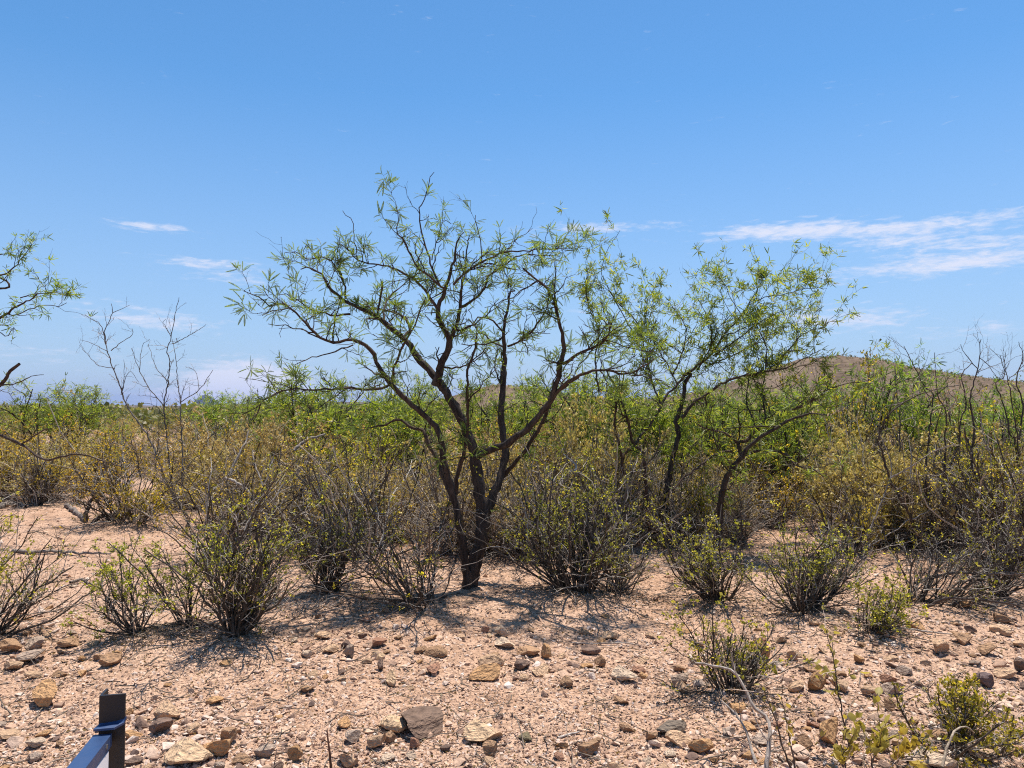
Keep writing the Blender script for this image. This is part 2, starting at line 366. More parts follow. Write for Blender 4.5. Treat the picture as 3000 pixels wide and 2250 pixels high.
# ------------------------------------------------------------------ ground, hills
def axis(lim, fine, n_f, n_c, pos_only=False):
    a = np.linspace(0, fine, n_f); b = fine*(lim/fine)**(np.linspace(0, 1, n_c)[1:])
    h = np.r_[a, b]; return h if pos_only else np.r_[-h[::-1], h[1:]]
def grid_mesh(name, xs, ys, zf):
    X, Y = np.meshgrid(xs, ys); Z = zf(X, Y)
    V = np.stack([X, Y, Z], -1).reshape(-1, 3); nx = len(xs)
    i, j = np.meshgrid(np.arange(len(ys)-1), np.arange(nx-1), indexing='ij'); b = (i*nx+j).ravel()
    return mesh_from(name, [(V, np.stack([b, b+1, b+nx+1, b+nx], -1))])
xs = axis(15000, 7.5, 150, 60); ys = np.r_[-2500, -1200, -500, -150, -30, -6, -1, axis(15000, 13, 240, 70, True)+1.2]
tag(obj('ground', grid_mesh('ground', xs, ys, height), M['soil']), kind='structure')

def interp_profile(pts, D):
    px = np.array([p[0] for p in pts], float); hh = np.array([(HOR-p[1])/F*D+CAMZ for p in pts], float)
    return (px-CX)/F*D, hh
HD = 620.0
hx, hz = interp_profile([(900, 1205), (1200, 1192), (1330, 1150), (1450, 1116), (1560, 1122), (1700, 1152), (1900, 1156), (2080, 1130), (2220, 1075),
                         (2340, 1040), (2450, 1030), (2560, 1040), (2660, 1062), (2760, 1078), (2880, 1094), (3000, 1106), (3400, 1130), (4200, 1190), (4800, 1205)], HD)
def hill_z(X, Y):
    prof = np.interp(X*HD/np.maximum(Y, 200)*.5+X*.5, hx, hz)
    k = np.exp(-((Y-HD)/(150.0))**2)
    r = 1.6*vnoise(X, Y, .02, 5, 5)+.9*vnoise(X, Y, .06)+.5*vnoise(X, Y, .17)
    return (prof-4)*k + r*np.clip(k*1.2, 0, 1) + 3.0*k - 3.4
hill = obj('hill', grid_mesh('hill', np.linspace(hx[0], hx[-1], 260), np.linspace(360, 950, 120), hill_z), M['hill']); tag(hill, kind='structure')
rx, rz = interp_profile([(-3000, 1200), (-800, 1192), (0, 1184), (300, 1186), (560, 1188), (760, 1180), (1000, 1176), (1400, 1176), (2000, 1180), (3200, 1178), (6000, 1200)], 4200)
def ridge_z(X, Y): return (np.interp(X, rx, rz)+3*vnoise(X, Y, .006)+1.5*vnoise(X, Y, .02))*np.exp(-((Y-4200)/500.)**2) - 3
tag(obj('distant_ridge', grid_mesh('distant_ridge', np.linspace(rx[0], rx[-1], 300), np.linspace(3200, 5200, 24), ridge_z), M['ridge']), kind='structure')
bx, bz = interp_profile([(520, 1200), (562, 1188), (575, 1178), (590, 1164), (601, 1158), (612, 1161), (622, 1170), (634, 1176), (646, 1188), (700, 1202)], 11000)
def butte_z(X, Y): return np.maximum((np.interp(X, bx, bz)+10*vnoise(X, Y, .01))*np.clip(1.35-np.abs(Y-11000)/260., 0, 1)**.8, -5) - 4
tag(obj('butte', grid_mesh('butte', np.linspace(bx[0], bx[-1], 60), np.linspace(10500, 11500, 40), butte_z), M['butte']), kind='structure')

# ------------------------------------------------------------------ gravel and stones
def stone_mesh(name, r, sub=2, cuts=9, flat=.6):
    import bmesh
    bm = bmesh.new(); bmesh.ops.create_icosphere(bm, subdivisions=sub, radius=1.0)
    v = np.array([q.co[:] for q in bm.verts])
    for _ in range(cuts):
        n = unit(r.normal(size=3)*np.array([1, 1, 1.5])); d = r.uniform(.34, .74)
        k = v@n; v = v-np.maximum(k-d, 0)[:, None]*n
    v += .012*r.normal(size=v.shape)
    v[:, 2] *= flat; lo, hi = v.min(0), v.max(0); v = (v-(lo+hi)/2)/((hi-lo)/2)
    f = np.array([[q.index for q in fa.verts] for fa in bm.faces]); bm.free()
    me = mesh_from(name, [(v, f)], smooth=False); me.materials.append(M['stone']); return me
rs = np.random.default_rng(5)
STONES = [stone_mesh('stone', rs, 3, 8+i % 6) for i in range(16)]
TAN, ORANGE, BROWN, DARK, GREY, PALE, RED, YEL = (.60, .385, .235), (.56, .315, .15), (.43, .255, .145), (.24, .155, .115), (.46, .335, .25), (.64, .47, .33), (.44, .23, .145), (.64, .43, .26)
# x0, x1, y0, y1 in the photograph, colour, label
HERO = [
 (81, 161, 2018, 2082, ORANGE, 'upright wedge-shaped ochre rock standing alone on fine gravel'),
 (288, 345, 1922, 1957, BROWN, 'oblong brown stone alone on gravel below the row of three small bushes'),
 (441, 517, 2070, 2122, TAN, 'tan wedge stone pointing up behind the metal sign post'),
 (432, 494, 2118, 2162, DARK, 'dark brown block leaning against the tan wedge stone by the sign post'),
 (542, 582, 2128, 2155, TAN, None), (631, 696, 2145, 2197, BROWN, 'rounded dark brown rock touching an ochre block near the lower edge'),
 (588, 660, 2174, 2228, ORANGE, 'ochre block in front of the rounded dark brown rock'),
 (466, 593, 2203, 2255, YEL, 'long flat tan slab lying at the lower edge beside the ochre block'),
 (741, 800, 2195, 2231, GREY, 'grey-tan stone at the lower edge next to a thin upright twig'),
 (152, 226, 1872, 1903, BROWN, 'rough brown stone behind the flat grey slabs near the frame edge'),
 (-8, 50, 1880, 1920, BROWN, 'brown stone half out of frame at the foot of the edge bush'),
 (52, 130, 1884, 1907, GREY, 'flat grey slab, upper one of two near the frame edge'), (38, 123, 1920, 1950, GREY, 'flat grey-tan slab, lower one of two near the frame edge'),
 (0, 61, 1940, 1970, TAN, 'pair of thin tan flakes at the very frame edge below the grey slabs'), (69, 114, 1976, 1994, TAN, None), (65, 116, 2172, 2202, PALE, 'pale tan stone just behind the sign rail'),
 (69, 112, 2213, 2238, GREY, None), (361, 386, 2080, 2101, ORANGE, 'small ochre stone touching the black sign post in view'),
 (1091, 1201, 2104, 2152, YEL, 'flat yellow-tan rock partly behind the largest dark boulder'),
 (1163, 1299, 2098, 2165, (.24, .155, .11), 'largest dark brown boulder with a grey crust on open gravel'),
 (1359, 1469, 2127, 2189, YEL, 'large rounded yellow-tan rock on open gravel'),
 (1418, 1455, 2184, 2219, BROWN, 'small brown stone leaning against the large rounded yellow-tan rock'),
 (979, 1031, 2112, 2140, ORANGE, 'ochre stone standing apart from the largest dark boulder'), (1077, 1125, 2164, 2203, TAN, 'pale-topped tan stone in front of the flat yellow-tan rock'),
 (1122, 1158, 2151, 2181, BROWN, None), (840, 881, 2197, 2237, ORANGE, 'square reddish stone by the dead upright stem at the lower edge'),
 (1004, 1053, 2149, 2183, GREY, 'smooth grey stone sloping up on gravel'), (981, 1046, 2217, 2255, TAN, 'tan stone at the lower edge between two slabs'),
 (1111, 1156, 2217, 2241, PALE, None), (1187, 1218, 2209, 2230, PALE, None), (1200, 1230, 2171, 2199, RED, 'small red-brown stone under the largest dark boulder'),
 (1288, 1321, 2188, 2208, DARK, None), (1516, 1563, 2153, 2174, (.24, .19, .11), 'thin olive-brown slab to the side of the large rounded rock'),
 (1371, 1465, 1968, 2002, ORANGE, 'loaf-shaped ochre stone at the near rim of the stone belt'), (1124, 1169, 1980, 2015, YEL, 'rounded yellow stone sitting just before the stone belt'),
 (1402, 1476, 1922, 1964, TAN, 'humped tan stone right behind the loaf-shaped one'), (1507, 1556, 1935, 1968, DARK, 'dark grey faceted stone in the middle of the stone belt'),
 (1552, 1615, 1955, 1984, TAN, 'flat-topped tan stone in the middle of the stone belt'), (1245, 1308, 1903, 1928, BROWN, 'brown slab at the rear of the stone belt'),
 (1209, 1252, 1897, 1917, BROWN, None), (1098, 1129, 1938, 1970, DARK, 'dark cube-like stone at the end of the stone belt'), (1239, 1297, 1951, 1982, RED, 'red-brown chunk in the middle of the stone belt'),
 (1447, 1491, 1838, 1872, PALE, 'pale pointed stone at the edge of the bush shadow'), (1449, 1509, 1874, 1905, PALE, 'broken pale slab below the pale pointed stone'), (941, 992, 1892, 1917, TAN, None),
 (1004, 1033, 1899, 1935, GREY, 'upright grey stone with a pale top beside dark stones'), (1068, 1129, 1877, 1901, RED, 'brick-red oblong stone at the tips of the bush shadow'), (918, 966, 1854, 1878, TAN, None), (997, 1028, 1879, 1903, DARK, None), (872, 916, 2012, 2033, BROWN, None),
 (1695, 1757, 2186, 2225, BROWN, 'dark brown pyramid-shaped stone alone near the lower edge'), (1930, 2014, 2120, 2163, (.25, .19, .14), 'grey-brown slab, topmost of a heap of flat stones'),
 (1956, 2030, 2158, 2196, TAN, 'tan slab under the grey-brown one in the heap'), (2023, 2093, 2173, 2218, ORANGE, 'smooth orange stone at the side of the heap of flat stones'), (1891, 1930, 2147, 2178, BROWN, None),
 (1766, 1809, 1852, 1879, TAN, 'tan stone standing behind the stone belt in open gravel'), (1706, 1759, 1894, 1923, DARK, 'dark grey lump behind the stone belt beside a thin stick'),
 (1795, 1869, 1964, 2006, PALE, 'wide pale slab with a split edge in the stone belt'), (1967, 2024, 1980, 2019, GREY, 'pinkish grey stone beside the solitary spindly bush'), (1981, 2026, 2004, 2035, TAN, None),
 (1587, 1621, 1901, 1937, ORANGE, 'upright orange stone in the stone belt'), (1744, 1775, 1926, 1959, BROWN, None), (1643, 1679, 1991, 2020, BROWN, None), (1800, 1842, 2048, 2067, BROWN, 'two-peaked brown stone on fine gravel'),
 (1733, 1764, 2167, 2187, BROWN, None), (1514, 1581, 1905, 1928, BROWN, 'thin brown slab tipped up in the stone belt'),
 (2374, 2426, 1982, 2035, ORANGE, 'round ochre rock upright among slabs on the stony slope'), (2308, 2372, 2000, 2031, TAN, 'tan slab beside the round ochre rock'), (2440, 2497, 1999, 2035, TAN, None),
 (2399, 2477, 2122, 2189, ORANGE, 'square ochre block behind the broad-leaved sapling'), (2730, 2793, 1883, 1925, TAN, 'tan block with a lit flat top on the stony slope'),
 (2880, 2931, 1895, 1928, BROWN, 'dark-faced square block near the frame edge on the stony slope'), (2800, 2858, 1859, 1892, BROWN, 'brown humped stone above the tan block'),
 (2918, 2974, 1836, 1865, TAN, None), (2833, 2864, 1838, 1858, DARK, None), (2931, 2992, 1962, 1997, TAN, 'tan boulder at the frame edge behind the nearest leafy bush'), (2860, 2914, 1979, 2019, (.19, .13, .12), 'purple-brown stone rising behind the nearest leafy bush'),
 (2594, 2652, 2004, 2044, GREY, 'pinkish grey block on the stony slope'), (2533, 2583, 2018, 2049, TAN, None), (2594, 2630, 2056, 2089, BROWN, None), (2855, 2927, 2198, 2255, TAN, 'tan rock at the lower corner under a brown one'),
 (2873, 2920, 2168, 2207, BROWN, 'brown rock at the lower corner above a tan one'), (2696, 2811, 2222, 2266, PALE, 'pale grey slab cut by the lower edge under the nearest leafy bush'), (2506, 2536, 1923, 1950, ORANGE, None),
 (2636, 2676, 1955, 1982, GREY, None), (2341, 2388, 2165, 2203, BROWN, None), (2587, 2634, 1980, 2008, RED, None), (2978, 3012, 1940, 1979, DARK, 'dark block at the very frame edge on the stony slope'),
 (2200, 2258, 1883, 1939, ORANGE, 'large orange stone behind twigs of the solitary spindly bush'), (2312, 2350, 1910, 1941, TAN, None), (2815, 2855, 1762, 1787, ORANGE, None), (2667, 2712, 1825, 1851, ORANGE, None), (2927, 2978, 1805, 1832, BROWN, None),
]
def zone(px, py):
    if px > 2250 and py < 1900: return 'on the upper stony slope under the leaning shrubs'
    if px > 2250: return 'on the stony slope below the dark dense bush'
    if 850 < px <= 2250 and py < 2040: return 'in the stone belt below the big mesquite'
    if px > 850: return 'on open gravel near the lower edge'
    if py < 1800: return 'on the pink soil behind the small bushes'
    if py < 2000: return 'below the row of small bushes'
    return 'around the metal sign'
CNAME = {TAN: 'tan', ORANGE: 'ochre', BROWN: 'brown', DARK: 'dark', GREY: 'grey', PALE: 'pale', RED: 'red-brown', YEL: 'yellowish'}
nst = 0
def put_stone(g, w, h, dep, col, label, group=None, tilt=.22, sink=.3):
    global nst
    o = obj('stone', STONES[rs.integers(len(STONES))], None, None, tuple(np.array(col)*rs.uniform(.88, 1.12)), (g[0], g[1], g[2]+h*(.5-sink*.6)),
            (rs.normal()*tilt, rs.normal()*tilt, rs.uniform(0, 6.28)), (w/2, dep/2, h/2))
    if rs.random() < .5: o.rotation_euler.z = rs.choice([0, math.pi])+rs.normal()*.25
    nst += 1; return tag(o, label, 'stone', group)
taken = []
import re
NAMED = []; LATER = []; CUT = r',| (?:on|at|in|behind|beside|near|by|with|lying|standing|partly|leaning|touching|pointing|poking|rising|sitting|sloping|tipped|right|half|just|above|below|under|to|next|alone|upright among|cut)\b'
def stone_tag(x, y, cn, w): t = by_stone(x, y, cn, w); return t, 'loose stones: '+t
def by_stone(x, y, cn, w):
    k = min(NAMED, key=lambda q: math.hypot(q[0]-x, q[1]-y))
    where = 'before' if y < k[1]-.12 else 'behind' if y > k[1]+.12 else 'beside'
    return f"{'small' if w < .07 else 'fist-sized'} {cn} stone {where} the {k[2]}"
for x0, x1, y0, y1, c, lab in HERO:
    g = G((x0+x1)/2, y1-(y1-y0)*.12); D = g[1]; w = (x1-x0)/F*D*1.08; hv = (y1-y0)/F*D
    dep = w*rs.uniform(.6, .85); h = max(hv*1.2-dep*.26, .34*w)
    g = g + np.array([0, dep*.35, 0]); g[2] = height(g[0], g[1])
    cn = CNAME.get(c, 'brown'); grp = None
    unnamed = lab is None
    if unnamed: z = zone((x0+x1)/2, y1); lab, grp = 'x', f'{cn} stones {z}'
    so = put_stone(g, w, h*1.1, dep, c, lab, grp, .13, .05); taken.append((g[0], g[1], w*.5))
    if unnamed: LATER.append((so, g[0], g[1], cn, w))
    else: NAMED.append((g[0], g[1], re.split(CUT, lab)[0]))
T = np.array(taken)
for so, gx, gy, cn, w in LATER: so['label'], so['group'] = stone_tag(gx, gy, cn, w)
def stone_density(px, py):
    d = .10
    if 850 < px < 2300 and 1850 < py < 2010: d = 1.0
    if px > 2150 and py > 1800: d = .95
    if px < 900 and py > 2080: d = .8
    if px < 260 and 1800 < py < 2000: d = .7
    if 250 < px < 2100 and 2020 < py < 2090: d = .10
    if 1600 < px < 2200 and py > 2150: d = .6
    return d
while nst < 300:
    px, py = rs.uniform(-40, 3040), 1560 + 720*rs.random()**.7
    if rs.random() > stone_density(px, py): continue
    g = G(px, py); w = rs.uniform(.045, .085)*rs.uniform(.8, 1.35)
    if np.any(np.hypot(T[:, 0]-g[0], T[:, 1]-g[1]) < T[:, 2]+w*.5): continue
    T = np.vstack([T, (g[0], g[1], w*.5)])
    c = [TAN, ORANGE, BROWN, DARK, GREY, PALE, RED, YEL][rs.choice(8, p=[.30, .22, .18, .06, .06, .07, .06, .05])]; z = zone(px, py); cn = CNAME[c]
    put_stone(g, w, w*rs.uniform(.32, .6), w*rs.uniform(.6, .95), c, *stone_tag(g[0], g[1], cn, w))

def pebbles(r, xy, size, kinds, flat=(.35, .7)):
    """one mesh of many small faceted stones"""
    parts = []
    sel = r.integers(len(kinds), size=len(xy))
    z = height(xy[:, 0], xy[:, 1])
    for k, (kv, kf) in enumerate(kinds):
        m = np.where(sel == k)[0]; n = len(m)
        if not n: continue
        a = r.uniform(0, 6.28, n); s = size[m]; sx, sy, sz = s*r.uniform(.7, 1.2, n), s*r.uniform(.55, 1, n), s*r.uniform(*flat, n)
        v = kv[None]*np.stack([sx, sy, sz], -1)[:, None]; tl = r.normal(size=(n, 1))*.25
        v[..., 2] += tl*v[..., 0]
        c, sn = np.cos(a)[:, None], np.sin(a)[:, None]
        x = v[..., 0]*c-v[..., 1]*sn; y = v[..., 0]*sn+v[..., 1]*c
        V = np.stack([x+xy[m, 0:1], y+xy[m, 1:2], v[..., 2]+z[m, None]+(sz*.35)[:, None]], -1).reshape(-1, 3)
        Fc = (kf[None]+(np.arange(n)*len(kv))[:, None, None]).reshape(-1, 3); parts.append((V, Fc))
    return parts
def hull_kind(r, n):
    import bmesh
    bm = bmesh.new()
    for q in unit(r.normal(size=(n, 3))): bm.verts.new(q*r.uniform(.8, 1.1))
    g = bmesh.ops.convex_hull(bm, input=bm.verts)
    bmesh.ops.delete(bm, geom=[e for e in g['geom_interior'] if isinstance(e, bmesh.types.BMVert)], context='VERTS')
    bmesh.ops.triangulate(bm, faces=bm.faces[:]); bm.verts.index_update()
    v = np.array([q.co[:] for q in bm.verts]); f = np.array([[q.index for q in fa.verts] for fa in bm.faces]); bm.free(); return v, f
rp = np.random.default_rng(21)
KP = [hull_kind(rp, 7) for _ in range(10)]; KS = [hull_kind(rp, 14) for _ in range(14)]
def scatter_px(r, n, y0, y1, k=1.0, dens=None):
    px = r.uniform(-120, 3120, n*2); py = y0+(y1-y0)*r.random(n*2)**k
    if dens is not None:
        keep = r.random(n*2) < np.array([dens(a, b) for a, b in zip(px, py)]); px, py = px[keep], py[keep]
    px, py = px[:n], py[:n]
    D = CAMZ/((py-HOR)/F); return np.stack([(px-CX)/F*D, D], -1)
xy = scatter_px(rp, 76000, 1480, 2300, .68); sz = np.exp(rp.normal(size=len(xy))*.45)*.0068*np.clip(xy[:, 1]/4.5, 1, 1.8)
tag(obj('gravel', mesh_from('gravel', pebbles(rp, xy, sz, KP), False), M['gravel']), 'fine pinkish tan gravel strewn over the desert floor', 'gravel', kind='stuff')
xy = scatter_px(rp, 3600, 1450, 2300, .8, stone_density); sz = np.exp(rp.normal(size=len(xy))*.4)*.0165*np.clip(xy[:, 1]/5, 1, 1.4)
tag(obj('rubble', mesh_from('rubble', pebbles(rp, xy, sz, KS), False), M['gravel']), 'loose broken rubble of small tan and brown stones on the gravel', 'rubble', kind='stuff')

# ------------------------------------------------------------------ shrubs
def shrub_parts(r, H, W, nst, leafy=1.0, lean=0.0, spread=1.0, leaf=.017, thick=1.0, twigs=1.0, leaf_t=.3, dead=.12):
    """stems, foliage, dead twigs of one bush standing at the origin"""
    nc = int(r.integers(4, 8)); cl = r.choice(nc, nst, p=r.dirichlet(np.full(nc, 2.2))); clen = r.uniform(.55, 1.15, nc)
    az = (r.uniform(0, 6.28, nc))[cl]+r.normal(size=nst)*.5; th = np.clip((r.random(nc)**.7*1.0*spread)[cl]+r.normal(size=nst)*.22, -.3, 1.3)
    k = W/H
    d = np.stack([np.sin(th)*np.cos(az)*k*1.4+lean, np.sin(th)*np.sin(az)*k*1.2, np.cos(th)], -1)
    b = np.stack([np.cos(az)*.10*W*r.random(nst)*1.6, np.sin(az)*.10*W*r.random(nst)*1.6, np.full(nst, -.03)], -1)
    L = H*r.uniform(.45, 1.05, nst)*(1+.12*th); L = L*clen[cl]; L[: max(2, nst//10)] *= 1.12
    A = grow(r, b, d, L, 9, .18, .05, .11); A *= np.clip(H/A[:, :, 2].max(), .85, 1.4)
    rA = thick*.0085*np.sqrt(H)*r.uniform(.6, 1.25, nst)[:, None]*np.linspace(1, .42, 9)[None]
    kb = max(3, int(6*twigs))
    p, t, i, tt = pick(r, A, kb, .22, .97)
    B = grow(r, p, t+.75*rnd_dirs(r, len(p))+np.array([0, 0, .15]), H*r.uniform(.14, .36, len(p))*(1.15-.6*tt), 5, .2, .02, .16)
    rB = thick*.0034*np.sqrt(H)*np.linspace(1, .5, 5)[None]*np.ones((len(p), 1))
    p, t, i2, tt2 = pick(r, B, 4, .15, 1.0)
    C = grow(r, p, t+.9*rnd_dirs(r, len(p)), H*r.uniform(.05, .13, len(p)), 3, .25, .02)
    rC = thick*.0017*np.sqrt(H)*np.linspace(1, .6, 3)[None]*np.ones((len(p), 1))
    stems = [tubes(A, rA, 5), tubes(B, rB, 3), tubes(C, rC, 3)]
    # leaves sit in tufts along the outer twigs; tufts differ in fullness
    hh = C[:, -1, 2]/H
    clump = .35+1.3*(vnoise(C[:, -1, 0]*1.0+C[:, -1, 1]*.7+7, C[:, -1, 2]+C[:, -1, 1]*.5, 5.5/H**.5)*.5+.5)**1.6
    keep = r.random(len(C)) < np.clip(leafy*clump*(.25+1.0*np.clip(hh-leaf_t*.4, 0, 1)), 0, 1)
    Ck = C[keep]
    n = 9
    p, t, _, _ = pick(r, Ck, n, .1, 1.05); d = t*.7+rnd_dirs(r, len(p))+np.array([0, 0, .25])
    s = leaf*np.exp(r.normal(size=len(p))*.25)
    V1 = rhombs(r, p+.006*r.normal(size=p.shape), d, s, s*.36)
    # dead, bleached twigs low in the bush
    nd = int(nst*dead*3.2)+4
    az = r.uniform(0, 6.28, nd); q, t, _, _ = pick(r, A[r.integers(nst, size=nd)], 1, .02, .35)
    E = grow(r, q, np.stack([np.cos(az), np.sin(az), r.uniform(-.1, .9, nd)], -1), H*r.uniform(.3, 1.0, nd), 6, .26, 0, .12)
    p, t, _, _ = pick(r, E, 3, .3, .95); E2 = grow(r, p, t+.8*rnd_dirs(r, len(p)), H*r.uniform(.06, .18, len(p)), 4, .25)
    deadp = [tubes(E, thick*.0042*np.sqrt(H)*np.linspace(1, .4, 6)[None]*np.ones((nd, 1)), 4), tubes(E2, thick*.002*np.sqrt(H)*np.linspace(1, .5, 4)[None]*np.ones((len(p), 1)), 3)]
    return stems, [V1], deadp
def split_tubes(vq, n):
    V, Q = vq; k = len(V)//n; q = len(Q)//n
    return [(V[i*k:(i+1)*k], Q[:q]) for i in range(n)]
for n, (s, g) in enumerate(zip(SHRUBS, BASES)):
    name, bx_, by_, ty, hw, nstm, leafy, lean, spread, tint, label = s
    r = np.random.default_rng({13: 517, 14: 523}.get(n, 100+n)); D = g[1]
    H = (by_-ty)/F*D*1.02; W = hw/F*D
    st, le, de = shrub_parts(r, H, W, nstm, leafy, lean, spread, .0118+.0008*D, 1.0)
    g = np.array([g[0], g[1], float(height(g[0], g[1]))])
    e = empty(name, g, label, 'bush', 'creosote bushes in the nearer scrub')
    if D < 6.8:
        for one in split_tubes(st[0], nstm): obj('stem', mesh_from('stem', [one]), M['stem'], e, (1, 1, 1))
        st = st[1:]
    tag(obj('twigs', mesh_from('twigs', st), M['stem'], e, (1, 1, 1)), kind='stuff')
    tag(obj('foliage', mesh_from('foliage', le, False), M['cleaf'], e, tuple(q*k for q, k in zip(tint, (1.2, 1.08, 1.0)))), kind='stuff')
    tag(obj('dead_twigs', mesh_from('dead_twigs', de), M['dead'], e, (.75, .72, .68)), kind='stuff')

# ------------------------------------------------------------------ mesquite
def bipinnate(r, pairs=12, L=.085, gap=.34, fine=True, wl=.0078):
    """two feather-like pinnae on a short stalk, pointing along +x"""
    parts = []
    for sgn in (-1, 1):
        a = sgn*gap*r.uniform(.7, 1.3); droop = r.uniform(-.35, .15); t = np.linspace(0, 1, 7)
        base = np.array([.016, 0, 0]); l = L*r.uniform(.8, 1.15)
        bend = sgn*r.uniform(-.25, .25)
        ax = np.stack([np.cos(a+bend*t)*t*l, np.sin(a+bend*t)*t*l, droop*t*t*l], -1)+base
        if not fine:
            w = np.array([.45, 1, 1, .8, .3])*wl*.62; q = catmull(ax, 5); n = np.array([-math.sin(a), math.cos(a), r.uniform(-.5, .5)])
            V = np.concatenate([q+n*w[:, None], q-n*w[:, None]]); parts.append((V, np.array([[i, i+1, i+6, i+5] for i in range(4)]))); continue
        parts.append(tubes(np.vstack([[0, 0, 0], ax])[None], np.full((1, 8), .0009), 3))
        q = catmull(ax, pairs+2)[1:]; tt = unit(np.gradient(q, axis=0)); sd = np.cross(tt, [0, 0, 1.]); up = np.array([0, 0, 1.])
        for side in (-1, 1):
            d = unit(tt*.75+sd*side*.75+up*r.uniform(.0, .45)); ll = wl*np.sin(np.linspace(.5, 2.75, len(q)))[:, None]*1.25
            w = tt*.0036
            V = np.stack([q, q+d*ll*.5+w, q+d*ll, q+d*ll*.5-w], 1).reshape(-1, 3); parts.append((V, (np.arange(len(q))*4)[:, None]+np.arange(4)[None]))
    return parts
def flat_parts(parts):
    V = np.concatenate([v for v, f in parts]); off = 0; Fq = []
    for v, f in parts: Fq.append(f+off); off += len(v)
    return V, np.concatenate(Fq)
rb = np.random.default_rng(3)
LEAF_F = [flat_parts(bipinnate(rb)) for _ in range(8)]; LEAF_S = [flat_parts(bipinnate(rb, fine=False)) for _ in range(10)]
def frames(r, d):
    x = unit(d); z = unit(np.array([0, 0, 1.])+.6*r.normal(size=d.shape)); y = unit(np.cross(z, x)); z = np.cross(x, y); return np.stack([x, y, z], -1)
def scatter_leaves(r, tmpl, pos, d, s):
    Rm = frames(r, d); parts = []; sel = r.integers(len(tmpl), size=len(pos))
    for k, (V, Q) in enumerate(tmpl):
        m = np.where(sel == k)[0]
        if len(m) == 0: continue
        W = np.einsum('mij,kj->mki', Rm[m], V)*s[m, None, None]+pos[m, None]
        parts.append((W.reshape(-1, 3), (Q[None]+(np.arange(len(m))*len(V))[:, None, None]).reshape(-1, 4)))
    return parts
def knots(r, pos, s):
    o = np.array([[1, 0, 0], [-1, 0, 0], [0, 1, 0], [0, -1, 0], [0, 0, 1], [0, 0, -1]], float)
    V = (o[None]*s[:, None, None]+pos[:, None]).reshape(-1, 3); f = np.array([[0, 2, 4], [2, 1, 4], [1, 3, 4], [3, 0, 4], [2, 0, 5], [1, 2, 5], [3, 1, 5], [0, 3, 5]])
    return V, (f[None]+(np.arange(len(pos))*6)[:, None, None]).reshape(-1, 3)
def rough_tube(r, pts, rad, s=9, wob=.24):
    """one limb with an uneven, ridged surface"""
    V, Q = tubes(pts[None], rad[None], s); n = len(pts)
    cen = np.repeat(pts, s, 0); k = 1+wob*r.normal(size=(n, s))*.45+wob*np.cos(np.arange(s)*3+r.uniform(0, 6))[None]*.5
    return cen+(V-cen)*k.reshape(-1, 1), Q
